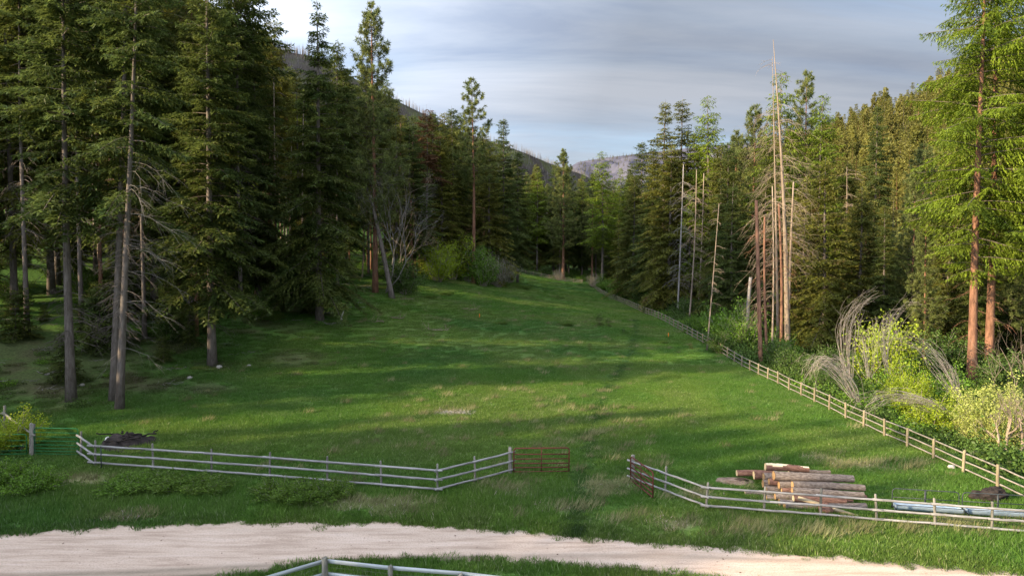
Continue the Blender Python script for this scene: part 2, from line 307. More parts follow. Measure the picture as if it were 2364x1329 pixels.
def gcol(X, Y):
    a = fbm(X / 7, Y / 7, 4, 11)[..., None]; b = fbm(X / 1.6, Y / 1.6, 3, 13)[..., None]; d = fbm(X / 18, Y / 18, 3, 17)[..., None]
    lush = np.array([.072, .145, .027]); deep = np.array([.056, .122, .030]); dry = np.array([.130, .165, .060]); mid = np.array([.092, .158, .030])
    c = lush + (mid - lush) * sm(.40, .62, a) + (deep - lush) * sm(.45, .70, d) * .8
    far = sm(60, 110, Y)[..., None]
    c = c + (dry - c) * (sm(.48, .72, b) * (.20 + .25 * far) + sm(.52, .68, a) * .16)
    straw = emask(STRAW, X, Y)[..., None]; soil = emask(SOIL, X, Y, .8)[..., None]
    c = c + (np.array([.33, .27, .17]) - c) * straw * .5
    pm = np.maximum(pmask(PATH, X, Y, .60), pmask(PATH2, X, Y, .45) * .5)[..., None] * (.75 + .25 * sm(0, 1, fbm(X / 2, Y / 2, 2, 5)))[..., None]
    c = c + (np.array([.028, .060, .018]) - c) * pm * .9
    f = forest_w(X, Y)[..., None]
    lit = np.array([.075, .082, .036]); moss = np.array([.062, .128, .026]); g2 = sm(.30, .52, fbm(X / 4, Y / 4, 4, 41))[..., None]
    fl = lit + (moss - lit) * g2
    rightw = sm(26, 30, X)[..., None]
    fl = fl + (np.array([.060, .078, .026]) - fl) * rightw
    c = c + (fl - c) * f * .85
    c = c + (np.array([.085, .062, .047]) - c) * soil * .5
    hl = (sm(52, 66, -X) * sm(80, 100, Y))[..., None]; c = c + (np.array([.11, .22, .03]) - c) * hl * .9
    hr = sm(75, 95, X)[..., None]; c = c + (np.array([.17, .19, .06]) - c) * hr * .9
    return np.clip(c, 0, 1)
def lines(a, b, step, lo, hi, g):
    o = list(np.arange(a, b, step)); s = step; x = b
    while x < hi: s *= g; o.append(x); x += s
    s = step; x = a
    while x > lo: s *= g; x -= s; o.insert(0, x)
    return np.array(o)
xs = lines(-42, 42, .5, -700, 520, 1.12); ys = lines(19, 118, .5, -90, 1600, 1.06)
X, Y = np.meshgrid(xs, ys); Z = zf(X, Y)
nearw = np.exp(-np.maximum(0, Y - 20) / 120)
Z = Z + (fbm(X / 1.4, Y / 1.4, 3, 51) - .5) * .12 * sm(20, 22, Y) + (fbm(X / 9, Y / 9, 3, 52) - .5) * (.25 + .9 * forest_w(X, Y) + 3 * sm(120, 400, np.abs(X) + Y * .3)) * sm(34, 44, Y)
et, eb = road_edges(X); onroad = sm(-.9, -.2, np.minimum(et - Y, Y - eb) * 1.0) * ((Y < et + 1) & (Y > eb - 1))
Z = Z * (1 - onroad) + 0 * onroad - .05 * onroad
def terrain_z(x, y):                                          # height of the built sheet, bilinear
    i = np.clip(np.searchsorted(xs, x) - 1, 0, len(xs) - 2); j = np.clip(np.searchsorted(ys, y) - 1, 0, len(ys) - 2)
    u = (x - xs[i]) / (xs[i + 1] - xs[i]); v = (y - ys[j]) / (ys[j + 1] - ys[j])
    return (Z[j, i] * (1 - u) + Z[j, i + 1] * u) * (1 - v) + (Z[j + 1, i] * (1 - u) + Z[j + 1, i + 1] * u) * v
def grid_mesh(name, X, Y, Z, m, colr=None, smooth=True):
    ny, nx = X.shape; mb = MB(); i = np.arange(ny - 1)[:, None] * nx; j = np.arange(nx - 1)[None]
    mb.add(np.stack([X, Y, Z], -1), Q=np.stack([i + j, i + j + 1, i + nx + j + 1, i + nx + j], -1).reshape(-1, 4))
    me = mb.mesh(name, m, smooth)
    if colr is not None:
        A = me.color_attributes.new('gcol', 'FLOAT_COLOR', 'POINT'); c4 = np.concatenate([colr.reshape(-1, 3), np.ones((colr.size // 3, 1))], 1)
        A.data.foreach_set('color', c4.ravel().astype(np.float32))
    return me
m, t, out = mat('turf_and_soil'); b = N(t, 'ShaderNodeBsdfPrincipled'); b.inputs['Roughness'].default_value = 1; b.inputs['Specular IOR Level'].default_value = .05
av = N(t, 'ShaderNodeAttribute', attribute_name='gcol'); ge = N(t, 'ShaderNodeNewGeometry')
no = N(t, 'ShaderNodeTexNoise', i_Scale=5.0, i_Detail=6.0, i_Roughness=.7); link(t, ge.outputs['Position'], no.inputs['Vector'])
hs = N(t, 'ShaderNodeHueSaturation'); mr = N(t, 'ShaderNodeMapRange', i_From_Min=.3, i_From_Max=.7, i_To_Min=.55, i_To_Max=1.45); link(t, no.outputs['Fac'], mr.inputs['Value'])
link(t, mr.outputs[0], hs.inputs['Value']); link(t, av.outputs['Color'], hs.inputs['Color']); link(t, hs.outputs[0], b.inputs['Base Color'])
bp = N(t, 'ShaderNodeBump', i_Strength=.7, i_Distance=.08); link(t, no.outputs['Fac'], bp.inputs['Height']); link(t, bp.outputs[0], b.inputs['Normal']); link(t, b.outputs[0], out.inputs[0])
M['ground'] = m
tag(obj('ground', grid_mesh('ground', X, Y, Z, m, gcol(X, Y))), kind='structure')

# gravel road
m, t, out = mat('pale_pink_gravel'); b = N(t, 'ShaderNodeBsdfPrincipled'); b.inputs['Roughness'].default_value = .95; b.inputs['Specular IOR Level'].default_value = .1
ge = N(t, 'ShaderNodeNewGeometry'); av = N(t, 'ShaderNodeAttribute', attribute_name='v')
mpn = N(t, 'ShaderNodeMapping'); mpn.inputs['Scale'].default_value = (.22, 1.6, 1); mpn.inputs['Rotation'].default_value = (0, 0, .02); link(t, ge.outputs['Position'], mpn.inputs[0])
na = N(t, 'ShaderNodeTexNoise', i_Scale=1.5, i_Detail=6.0, i_Roughness=.62); link(t, mpn.outputs[0], na.inputs['Vector'])
nb = N(t, 'ShaderNodeTexNoise', i_Scale=16.0, i_Detail=4.0, i_Roughness=.7); link(t, ge.outputs['Position'], nb.inputs['Vector'])
r1 = ramp(t, [(.30, (.36, .262, .20)), (.5, (.53, .405, .32)), (.72, (.62, .49, .405))]); link(t, na.outputs['Fac'], r1.inputs[0])
r2 = ramp(t, [(.30, .66), (.5, 1.0), (.75, 1.12)]); link(t, nb.outputs['Fac'], r2.inputs[0])
mm = N(t, 'ShaderNodeMix', data_type='RGBA', blend_type='MULTIPLY'); mm.inputs[0].default_value = 1; link(t, r1.outputs[0], mm.inputs[6]); link(t, r2.outputs[0], mm.inputs[7])
m3 = N(t, 'ShaderNodeMix', data_type='RGBA'); nn = N(t, 'ShaderNodeMath', operation='MULTIPLY_ADD'); nn.inputs[1].default_value = 2.2; nn.inputs[2].default_value = -1.1; link(t, na.outputs['Fac'], nn.inputs[0])
ad = N(t, 'ShaderNodeMath', operation='ADD', use_clamp=True); link(t, av.outputs['Fac'], ad.inputs[0]); link(t, nn.outputs[0], ad.inputs[1])
ml = N(t, 'ShaderNodeMath', operation='MULTIPLY', use_clamp=True); link(t, ad.outputs[0], ml.inputs[0]); link(t, av.outputs['Fac'], ml.inputs[1])
link(t, ml.outputs[0], m3.inputs[0]); link(t, mm.outputs[2], m3.inputs[6]); m3.inputs[7].default_value = (.155, .13, .09, 1)
link(t, m3.outputs[2], b.inputs['Base Color']); bp = N(t, 'ShaderNodeBump', i_Strength=.6, i_Distance=.03); link(t, nb.outputs['Fac'], bp.inputs['Height']); link(t, bp.outputs[0], b.inputs['Normal']); link(t, b.outputs[0], out.inputs[0])
rx = np.arange(-75, 75, .16); nv = 44; et, eb = road_edges(rx); vv = np.linspace(0, 1, nv)[:, None]
RX = np.repeat(rx[None], nv, 0); RY = eb + (et - eb) * vv; tt = np.minimum(vv, 1 - vv) * (et - eb)
RZ = .035 * sm(0, .25, tt) - .03 + (fbm(RX * .3, RY * 3, 3, 61) - .5) * .05
dirty = sm(.6, 0, tt) * .75 + pmask([(-22, 24.2), (-14, 24.8), (-8, 25.5), (-2, 26.1), (6, 26.2), (14, 25.4), (22, 24)], RX, RY, .28) * .6 + pmask([(-26, 28.6), (-14, 28.9), (-2, 28.2), (8, 27.6), (20, 25.6)], RX, RY, .3) * .22 + sm(25.6, 23.2, RY + (RX + 14) * -.08) * sm(-4, -9, RX) * .75 + pmask([(-18, 23.6), (-11, 24.5), (-6, 25.1)], RX, RY, .25) * .6
mb = MB(); i = np.arange(nv - 1)[:, None] * len(rx); j = np.arange(len(rx) - 1)[None]
mb.add(np.stack([RX, RY, RZ], -1), Q=np.stack([i + j, i + j + 1, i + len(rx) + j + 1, i + len(rx) + j], -1).reshape(-1, 4), c=np.clip(dirty, 0, 1).ravel())
tag(obj('gravel_road', mb.mesh('gravel_road', m, True, attr=True)), kind='structure')

# ------------------------------------------------------------------ mountains
def loft(name, ridge, foot, m, nu=220, nv=70, rough_=9, seed=0, back=True):
    u = np.linspace(0, len(ridge) - 1, nu); k = np.arange(len(ridge)); r = np.array(ridge, float); f = np.array(foot, float)
    Rg = np.stack([np.interp(u, k, r[:, a]) for a in range(3)], -1); Ft = np.stack([np.interp(u, k, f[:, a]) for a in range(3)], -1)
    v = np.linspace(0, 1, nv)[:, None, None]; P = Ft[None] * (1 - v) + Rg[None] * v
    w = np.sin(np.pi * v[..., 0]) * rough_; P[..., 2] += w * (fbm(P[..., 0] / 60, P[..., 1] / 90, 4, seed) - .5) * 2.4 + (fbm(u / 5, u * 0, 3, seed + 3) - .5)[None] * rough_ * .5 * v[..., 0]
    P[..., 2] += (1 - np.abs(2 * fbm(u / 9 + 0 * v[..., 0], v[..., 0] * 2 + 0 * u, 3, seed + 5) - 1)) * w * .6
    bk = P[-1].copy(); bk[:, 1] += 300; bk[:, 2] -= 90; P = np.concatenate([P, bk[None]])
    return P, grid_mesh(name, P[..., 0], P[..., 1], P[..., 2], m)
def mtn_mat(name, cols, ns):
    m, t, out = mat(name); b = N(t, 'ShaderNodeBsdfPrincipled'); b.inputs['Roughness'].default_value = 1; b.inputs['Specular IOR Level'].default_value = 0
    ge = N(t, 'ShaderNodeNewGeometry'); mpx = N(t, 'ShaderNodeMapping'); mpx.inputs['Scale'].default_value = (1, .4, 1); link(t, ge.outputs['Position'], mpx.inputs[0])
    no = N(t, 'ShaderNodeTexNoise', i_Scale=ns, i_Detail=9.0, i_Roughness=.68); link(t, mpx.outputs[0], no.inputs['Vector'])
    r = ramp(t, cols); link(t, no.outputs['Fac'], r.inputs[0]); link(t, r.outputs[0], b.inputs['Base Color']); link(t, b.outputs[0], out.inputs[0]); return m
mm1 = mtn_mat('burned_slope', [(.34, (.040, .036, .033)), (.46, (.080, .068, .058)), (.56, (.085, .090, .045)), (.68, (.12, .13, .055))], .02)
mm2 = mtn_mat('hazy_far_burned_slope', [(.36, (.055, .058, .085)), (.48, (.085, .085, .11)), (.60, (.125, .12, .15)), (.70, (.30, .31, .36))], .0042)  # burned slope and snow, with blue-grey distance haze put into the colours
ridge = [(-700, 300, 330), at(300, -60, 420), at(520, 40, 520), at(645, 118, 600), at(720, 132, 620), at(930, 242, 700), at(1050, 300, 760), at(1200, 350, 850), at(1270, 378, 980), at(1345, 402, 1150), at(1420, 440, 1350), at(1500, 520, 1500)]
foot = [(-420, 60, 40), (-220, 160, 22), (-180, 230, 20), (-140, 280, 18), (-120, 300, 18), (-90, 350, 16), (-60, 400, 15), (-30, 470, 15), (0, 560, 16), (50, 700, 22), (150, 900, 28), (260, 1100, 32)]
MP, me = loft('burned_mountain', ridge, foot, mm1, seed=3); tag(obj('burned_mountain', me), kind='structure')
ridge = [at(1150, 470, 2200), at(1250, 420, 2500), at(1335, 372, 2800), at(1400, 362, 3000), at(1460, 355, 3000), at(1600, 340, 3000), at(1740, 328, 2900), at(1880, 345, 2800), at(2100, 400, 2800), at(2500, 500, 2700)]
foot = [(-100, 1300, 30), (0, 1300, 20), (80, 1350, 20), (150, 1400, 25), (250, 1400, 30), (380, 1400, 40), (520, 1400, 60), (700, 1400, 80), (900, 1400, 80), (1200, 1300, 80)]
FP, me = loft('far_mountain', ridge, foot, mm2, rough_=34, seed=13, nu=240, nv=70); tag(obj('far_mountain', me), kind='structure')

# ------------------------------------------------------------------ stuff scattered by geometry nodes
def scatter(name, protos, P, rz, sc, tint=None, tilt=None, group=None, label=None):
    cl = bpy.data.collections.new(name + '_sources')
    for k, me in enumerate(protos): o = bpy.data.objects.new(f'{name}_source_{k:02d}', me); cl.objects.link(o)
    me = bpy.data.meshes.new(name); n = len(P); me.vertices.add(n); me.vertices.foreach_set('co', np.asarray(P, np.float32).ravel())
    rot = np.zeros((n, 3), np.float32); rot[:, 2] = rz
    if tilt is not None: rot[:, :2] = tilt
    a = me.attributes.new('rot', 'FLOAT_VECTOR', 'POINT'); a.data.foreach_set('vector', rot.ravel())
    s3 = np.asarray(sc, np.float32); s3 = np.repeat(s3[:, None], 3, 1) if s3.ndim == 1 else s3
    a = me.attributes.new('scl', 'FLOAT_VECTOR', 'POINT'); a.data.foreach_set('vector', np.ascontiguousarray(s3).ravel())
    a = me.attributes.new('pick', 'INT', 'POINT'); a.data.foreach_set('value', rng.integers(0, len(protos), n).astype(np.int32))
    if tint is not None:
        a = me.attributes.new('tint', 'FLOAT_VECTOR', 'POINT'); a.data.foreach_set('vector', np.asarray(tint, np.float32).ravel())
    o = obj(name, me); o['kind'] = 'stuff'
    if label: o['label'] = label
    g = bpy.data.node_groups.new(name, 'GeometryNodeTree'); g.interface.new_socket('Geometry', in_out='INPUT', socket_type='NodeSocketGeometry'); g.interface.new_socket('Geometry', in_out='OUTPUT', socket_type='NodeSocketGeometry')
    gi = g.nodes.new('NodeGroupInput'); go = g.nodes.new('NodeGroupOutput'); ip = g.nodes.new('GeometryNodeInstanceOnPoints'); ci = g.nodes.new('GeometryNodeCollectionInfo')
    ci.inputs['Collection'].default_value = cl; ci.inputs['Separate Children'].default_value = True; ci.inputs['Reset Children'].default_value = True
    ip.inputs['Pick Instance'].default_value = True
    def na_(nm, ty): q = g.nodes.new('GeometryNodeInputNamedAttribute'); q.data_type = ty; q.inputs['Name'].default_value = nm; return q.outputs['Attribute']
    g.links.new(gi.outputs[0], ip.inputs['Points']); g.links.new(ci.outputs[0], ip.inputs['Instance']); g.links.new(na_('pick', 'INT'), ip.inputs['Instance Index'])
    g.links.new(na_('rot', 'FLOAT_VECTOR'), ip.inputs['Rotation']); g.links.new(na_('scl', 'FLOAT_VECTOR'), ip.inputs['Scale']); g.links.new(ip.outputs[0], go.inputs[0])
    mo = o.modifiers.new('scatter', 'NODES'); mo.node_group = g
    return o

# grass blades coloured by the turf they grow in
m, t, out = mat('grass_blades'); ti = N(t, 'ShaderNodeAttribute', attribute_name='tint', attribute_type='INSTANCER'); av = N(t, 'ShaderNodeAttribute', attribute_name='v')
r = ramp(t, [(0, (.62, .62, .62)), (.55, (1.15, 1.15, 1.1)), (.9, (1.5, 1.4, 1.4)), (.93, (2.6, 1.7, 3.4)), (1, (2.9, 1.9, 4.5))], 'LINEAR'); link(t, av.outputs['Fac'], r.inputs[0])
mm = N(t, 'ShaderNodeVectorMath', operation='MULTIPLY'); link(t, ti.outputs['Vector'], mm.inputs[0]); link(t, r.outputs[0], mm.inputs[1])
d = N(t, 'ShaderNodeBsdfDiffuse'); tr = N(t, 'ShaderNodeBsdfTranslucent'); ms = N(t, 'ShaderNodeMixShader'); ms.inputs[0].default_value = .35
link(t, mm.outputs[0], d.inputs[0]); link(t, mm.outputs[0], tr.inputs[0]); link(t, d.outputs[0], ms.inputs[1]); link(t, tr.outputs[0], ms.inputs[2]); link(t, ms.outputs[0], out.inputs[0]); M['grass'] = m
def grass_patch(n, size, h, w, pale=.03):
    mb = MB(); P = np.zeros((n, 3)); P[:, :2] = rng.uniform(-size / 2, size / 2, (n, 2)); clump = fbm(P[:, 0] * 3 + rng.uniform(0, 99), P[:, 1] * 3, 2, 77)
    D = rng.normal(size=(n, 3)) * .38 + np.array([.22, .05, 1]); L = h * rng.uniform(.45, 1.15, n) * (.6 + .9 * clump)
    c = rng.uniform(0, .88, n); c[rng.random(n) < pale] = 1; P[:, 2] = -.03
    mb.tris(P, D, L, w * rng.uniform(.7, 1.3, n), c=c); return mb.mesh('grass_patch', M['grass'], attr=True)
gpro = [grass_patch(620, 1.5, .27, .030) for _ in range(3)] + [grass_patch(560, 1.5, .30, .030, .09)]
def field(x0, x1, y0, y1, step):
    a, b_ = np.meshgrid(np.arange(x0, x1, step), np.arange(y0, y1, step)); P = np.stack([a.ravel(), b_.ravel()], 1); return P + rng.uniform(-.5, .5, P.shape) * step
P = np.concatenate([field(-40, 45, 19, 72, .82), field(-48, 30, 72, 135, 1.15), field(-45, 28, 135, 225, 1.7)])
x, y = P.T; et, eb = road_edges(x); ok = (((y > et + .22) | (y < eb - .22))) & (np.abs(x) < y * .80 + 3)
f = forest_w(x, y); ok &= rng.random(len(x)) > f * np.where(x > 25, .8, .30); ok &= rng.random(len(x)) > emask(SOIL, x, y, .8) * .85; ok &= rng.random(len(x)) > emask(STRAW, x, y) * .35; ok &= emask(BURN, x, y) < .3
x, y = x[ok], y[ok]; c = gcol(x, y) * (1.12 + .2 * rng.random((len(x), 1)))
hz = .36 + .50 * fbm(x / 5, y / 5, 3, 81) ; et, eb = road_edges(x)
hz *= (1 + .6 * ((y < np.where(x > 4, 30.5, 34.5)) & (y > et + .8))) * np.where(y < eb, 1.7, 1) * (1 - .7 * pmask(PATH, x, y, .6)) * np.where(np.minimum(abs(y - et), abs(y - eb)) < 1, .65, 1) * (1 - .35 * emask(STRAW, x, y))
sp = 1 + .45 * sm(70, 120, y)
scatter('meadow_grass', gpro, np.stack([x, y, terrain_z(x, y)], 1), rng.uniform(0, 6.28, len(x)), np.stack([sp, sp, hz], 1), c)
# small tufts creeping over the road edges
tf = [grass_patch(70, .42, .17, .024, .06) for _ in range(3)]
x = np.concatenate([rng.uniform(-34, 40, 1500), rng.uniform(-34, 40, 500), rng.uniform(-14, 40, 900)]); et, eb = road_edges(x); y = np.concatenate([et[:1500] + rng.uniform(-.08, 1.0, 1500), et[1500:2000] - np.abs(rng.normal(size=500)) * .22, eb[2000:] - rng.uniform(-.12, .9, 900)])
scatter('verge_tufts', tf, np.stack([x, y, np.maximum(terrain_z(x, y), .0)], 1), rng.uniform(0, 6.28, len(x)), rng.uniform(.6, 1.5, len(x)), gcol(x, y) * (.75 + .5 * rng.random((len(x), 1))))
# longer bleached stems
mb = MB(); n = 60; P = np.zeros((n, 3)); P[:, :2] = rng.normal(size=(n, 2)) * .28; mb.tris(P, rng.normal(size=(n, 3)) * .3 + np.array([.5, 0, 1]), rng.uniform(.35, .62, n), .028, c=rng.uniform(.3, .8, n))
dry = mb.mesh('dry_stems', M['grass'], attr=True)
q = []
for (ex, ey, rx_, ry_, ro) in STRAW: k = int(4 * rx_ * ry_) + 2; q.append(np.stack([ex + rng.normal(size=k) * rx_ * .6, ey + rng.normal(size=k) * ry_ * .6], 1))
P = np.concatenate(q + [np.stack([rng.uniform(-9, 9, 110), rng.normal(size=110) * 7 + 46], 1), np.stack([rng.uniform(-25, 24, 200), rng.uniform(28, 110, 200)], 1), np.stack([rng.uniform(8, 26, 60), rng.uniform(27.6, 29.6, 60)], 1)])
x, y = P.T; et, eb = road_edges(x); ok = (y > et + .3) & (x < 24.3); x, y = x[ok], y[ok]
scatter('dry_grass_stems', [dry], np.stack([x, y, terrain_z(x, y)], 1), rng.uniform(-.6, .6, len(x)), rng.uniform(.6, 1.1, len(x)), np.tile(np.array([.22, .22, .11]), (len(x), 1)) * rng.uniform(.6, 1.2, (len(x), 1)))

# ------------------------------------------------------------------ tree kinds
def trunk_pts(H, lean=(0, 0), bend=.25, n=14, seed=0):
    r_ = np.random.default_rng(seed); z = np.linspace(0, 1, n); ph = r_.uniform(0, 6, 2)
    return np.stack([lean[0] * z * H + bend * np.sin(z * 4 + ph[0]) * z, lean[1] * z * H + bend * np.sin(z * 3.3 + ph[1]) * z, z * H - .35 * (z == 0)], 1)
def tp(T, h): return np.stack([np.interp(h, T[:, 2], T[:, k]) for k in range(3)], -1)
def trunk(mb, T, r0, k=9, m=0):
    z = np.linspace(0, 1, len(T)); r = r0 * ((1 - z) ** .85 * .95 + .03) * (1 + .35 * np.exp(-z * 22)); mb.tube(T, r, k, m)
def dead_limbs(mb, T, h0, h1, n, L, m=0, droop=.45, r=.028, sub=3, seed=0, side=None, reach=1.0):
    g = np.random.default_rng(seed)
    for k in range(n):
        h = g.uniform(h0, h1); a = g.uniform(0, 6.283) if side is None else side + g.normal() * .9
        l = L * g.uniform(.45, 1) ; d = np.array([math.cos(a), math.sin(a), 0]); t_ = np.linspace(0, 1, 6); p0 = tp(T, h)
        up = g.uniform(-.05, .35); c = p0 + d * l * reach * t_[:, None]; c[:, 2] += l * (up * t_ - (droop + up) * t_ ** 2.0) + g.normal(size=6) * .04 * l * t_
        c[:, :2] += g.normal(size=(6, 2)) * .03 * l * t_[:, None]
        mb.tube(c, r * (1 - .8 * t_) * (.6 + l / L * .6), 3, m, cap=False)
        for s_ in range(sub):
            q = g.integers(2, 5); b = c[q]; d2 = nrm(d + g.normal(size=3) * .55 + np.array([0, 0, -.45])); l2 = l * g.uniform(.2, .45); t3 = np.linspace(0, 1, 4)
            e = b + d2 * l2 * t3[:, None]; e[:, 2] -= .3 * l2 * t3 ** 2; mb.tube(e, r * .5 * (1 - .7 * t3), 3, m, cap=False)
def conifer(seed, H=36, cb=.12, Rr=4.2, nb=230, p=.8, r0=.42, mat_=None, bark=None, up=.35, droop=.42, spl=.40, spw=.17, tw=.20, hang=.25, dead=12, ragged=.3, lean=(0, 0), top=1.0, round_=.1, side_scale=None, deadL=2.6, seg=.24, upj=.07, thin=0):
    g = np.random.default_rng(seed); T = trunk_pts(H, lean, .22, seed=seed); wood = MB(); trunk(wood, T, r0); cr = MB()
    us = np.sort(g.random(nb) ** .95); ga = 0
    PP, DD, LL, CC = [], [], [], []
    for u in us:
        if thin and g.random() < thin * (1 - u / .6): continue
        ga += 2.399 + g.normal() * .5; h = H * (cb + (1 - cb) * u * .985); prof = (1 - u) ** p * min(1, round_ + u / .10 if u < .10 else 1)
        l = (Rr * prof + .35 * top) * g.uniform(1 - ragged, 1 + ragged * .6) * (.72 + .56 * vn(u * 7 + seed * 3.1, ga * .16, seed))
        if side_scale: l *= side_scale(ga, u)
        d = np.array([math.cos(ga), math.sin(ga), 0.]); sd_ = np.array([-d[1], d[0], 0.]); p0 = tp(T, h)
        a_ = up * (2 * u - .55) + g.normal() * upj; b_ = droop * (1 - u * .6)
        def cur(t): t = np.asarray(t, float); return p0 + d * (l * t)[..., None] + np.array([0, 0, 1]) * (l * (a_ * t - b_ * t * t + .22 * b_ * t ** 4))[..., None]
        if l > .8: ts = np.linspace(0, .95, 5); wood.tube(cur(ts), (.012 + .010 * l) * (1 - .75 * ts), 3, m=1, cap=False)
        nt_ = max(3, int(l / tw)); ts = np.linspace(.10 if l < 2 else .2, 1, nt_) + g.normal(size=nt_) * .02; ts = np.clip(ts, .05, 1.0)
        for s_ in (-1, 1):
            l2 = (.40 * l * (1 - ts) ** .8 + .30) * g.uniform(.6, 1.15, nt_); dd = nrm(d * .62 + s_ * sd_ * .78 + np.array([0, 0, -hang]) + g.normal(size=(nt_, 3)) * .16); b0 = cur(ts)
            m_ = int(max(2, (l2.max()) / seg)); w = (np.arange(m_) + g.uniform(.2, .9, (nt_, m_))) / m_
            pos = b0[:, None] + dd[:, None] * (l2[:, None] * w)[..., None]; pos[..., 2] -= hang * .6 * (l2[:, None] * w) ** 1.5
            keep = (g.random((nt_, m_)) < np.clip(l2[:, None] / l2.max() * 1.3, .25, 1)); pos = pos[keep]; ddr = np.repeat(dd[:, None], m_, 1)[keep]
            PP.append(pos); DD.append(ddr + g.normal(size=pos.shape) * .38 + np.array([0, 0, -hang * .5])); CC.append(np.clip(np.full(len(pos), g.uniform(.25, .7)) + g.normal(size=len(pos)) * .16, 0, 1))
    P = np.concatenate(PP); D = np.concatenate(DD); C = np.concatenate(CC); n = len(P)
    cr.tris(P, D, spl * g.uniform(.6, 1.25, n), spw * g.uniform(.7, 1.3, n), up=np.array([0, 0, 1.]) if hang < .6 else None, c=C)
    if dead: dead_limbs(wood, T, H * max(.06, cb * .35), H * max(cb, .2), dead, deadL, seed=seed)
    return wood.mesh('conifer_trunk', [bark, M['limb']]), cr.mesh('conifer_crown', mat_, attr=True), n, H
def pine(seed, H=38, cb=.45, Rr=4.2, nb=85, r0=.45, bark=None, mat_=None, puffs=5, ppn=30, dead=14, pl=.42, droop=.1, p=.55, lean=(0, 0), pw=.10):
    g = np.random.default_rng(seed); T = trunk_pts(H, lean, .3, seed=seed); wood = MB(); trunk(wood, T, r0); cr = MB(); ga = 0; C0, CC = [], []
    for u in np.sort(g.random(nb)):
        ga += 2.399 + g.normal() * .6; h = H * (cb + (1 - cb) * u * .985); l = (Rr * (1 - u) ** p * min(1, .5 + u * 3) + .25) * g.uniform(.5, 1.15)
        d = np.array([math.cos(ga), math.sin(ga), 0.]); sd_ = np.array([-d[1], d[0], 0.]); p0 = tp(T, h); up_ = g.uniform(-.15, .25) + .3 * u
        t_ = np.linspace(0, 1, 6); c = p0 + d * l * t_[:, None]; c[:, 2] += l * (-.12 * t_ + (.35 + up_) * t_ ** 2) - droop * l * t_; wood.tube(c, (.015 + .013 * l) * (1 - .7 * t_), 3, m=1, cap=False)
        k = max(2, int(puffs * l / Rr * 1.5 + 1)); tt_ = g.uniform(.38, 1, k); tt_[0] = 1
        for q in tt_:
            b = np.array([np.interp(q, t_, c[:, a]) for a in range(3)]) + (sd_ * g.normal() * .30 * l * (1.15 - q) + np.array([0, 0, g.normal() * .15]) * l * .5); C0.append(b); CC.append(g.uniform(.2, .8))
    C0 = np.array(C0); CC = np.array(CC); n = len(C0) * ppn; D = nrm(g.normal(size=(n, 3)) + np.array([0, 0, .35])); P = np.repeat(C0, ppn, 0) + D * pl * g.uniform(0, .45, n)[:, None]
    cr.tris(P, D, pl * g.uniform(.7, 1.2, n), pw, c=np.clip(np.repeat(CC, ppn) + g.normal(size=n) * .12, 0, 1))
    dead_limbs(wood, T, H * cb * .5, H * cb * 1.05, dead, 2.2, seed=seed, droop=.2)
    return wood.mesh('pine_trunk', [bark, M['limb']]), cr.mesh('pine_crown', mat_, attr=True), n, H
PR = {}
FK = dict(spl=.34, spw=.145, tw=.155, seg=.165)
PR['firA'] = conifer(1, 36, .05, 5.7, 270, .80, .42, M['fir'], M['bark'], dead=6, **FK)
PR['firB'] = conifer(2, 36, .12, 4.9, 260, .62, .36, M['fir'], M['bark'], ragged=.42, **FK)
PR['firC'] = conifer(3, 36, .32, 4.6, 220, .55, .33, M['fir'], M['bark'], dead=60, thin=.85, ragged=.45, **FK)
PR['firD'] = conifer(4, 36, .14, 4.9, 200, .72, .36, M['firolive'], M['bark'], dead=20, ragged=.5, **FK)
PR['firE'] = conifer(5, 36, .06, 7.0, 300, .95, .46, M['fir'], M['bark'], dead=6, droop=.5, ragged=.4, **FK)       # wide skirted spruce
PR['firO'] = conifer(6, 26, .05, 5.0, 230, .75, .32, M['firolive'], M['bark'], dead=8, **FK)
PR['firH'] = conifer(7, 36, .44, 4.6, 165, .5, .21, M['fir'], M['bark'], thin=.7, dead=60, ragged=.5, deadL=2.4, **FK)
PR['firI'] = conifer(8, 36, .52, 4.4, 150, .55, .20, M['firolive'], M['barkred'], thin=.7, dead=50, ragged=.5, deadL=2.2, **FK)
PR['pineA'] = pine(11, 38, .48, 4.6, 120, .40, M['barkred'], M['pine'], puffs=6, pl=.46)
PR['pineB'] = pine(12, 38, .24, 6.0, 210, .46, M['barkred'], M['pine'], puffs=7, p=.62, pl=.50)
PR['larchA'] = conifer(21, 44, .24, 6.6, 150, .42, .42, M['larch'], M['barkred'], up=.18, droop=.2, spl=.29, spw=.105, tw=.17, hang=.5, dead=10, ragged=.5, seg=.15, upj=.17)
PR['larchB'] = conifer(22, 44, .27, 6.2, 150, .5, .38, M['larch'], M['barkred'], up=.2, droop=.16, spl=.29, spw=.105, tw=.17, hang=.5, dead=8, ragged=.55, seg=.15, upj=.17)
PR['larchC'] = conifer(23, 38, .30, 5.0, 180, .65, .30, M['larch'], M['bark'], up=.25, droop=.3, spl=.42, spw=.15, tw=.24, hang=.45, dead=12, seg=.24)
PR['red'] = conifer(24, 32, .55, 3.2, 80, .7, .24, M['reddead'], M['bark'], dead=10, ragged=.5, **FK)
LOW = {}
LOW['hillA'] = conifer(31, 20, .05, 4.3, 100, .85, .22, M['hillfir'], M['bark'], spl=.62, spw=.30, tw=.42, dead=0, seg=.45)
LOW['hillB'] = conifer(32, 20, .12, 3.9, 95, .6, .22, M['hillfir'], M['barkred'], spl=.62, spw=.30, tw=.42, dead=0, ragged=.45, seg=.45)
LOW['hillC'] = pine(33, 20, .15, 4.2, 80, .22, M['barkred'], M['hillfir'], ppn=14, pl=.8, dead=0, pw=.4)
print('tris', {k: v[2] for k, v in {**PR, **LOW}.items()})

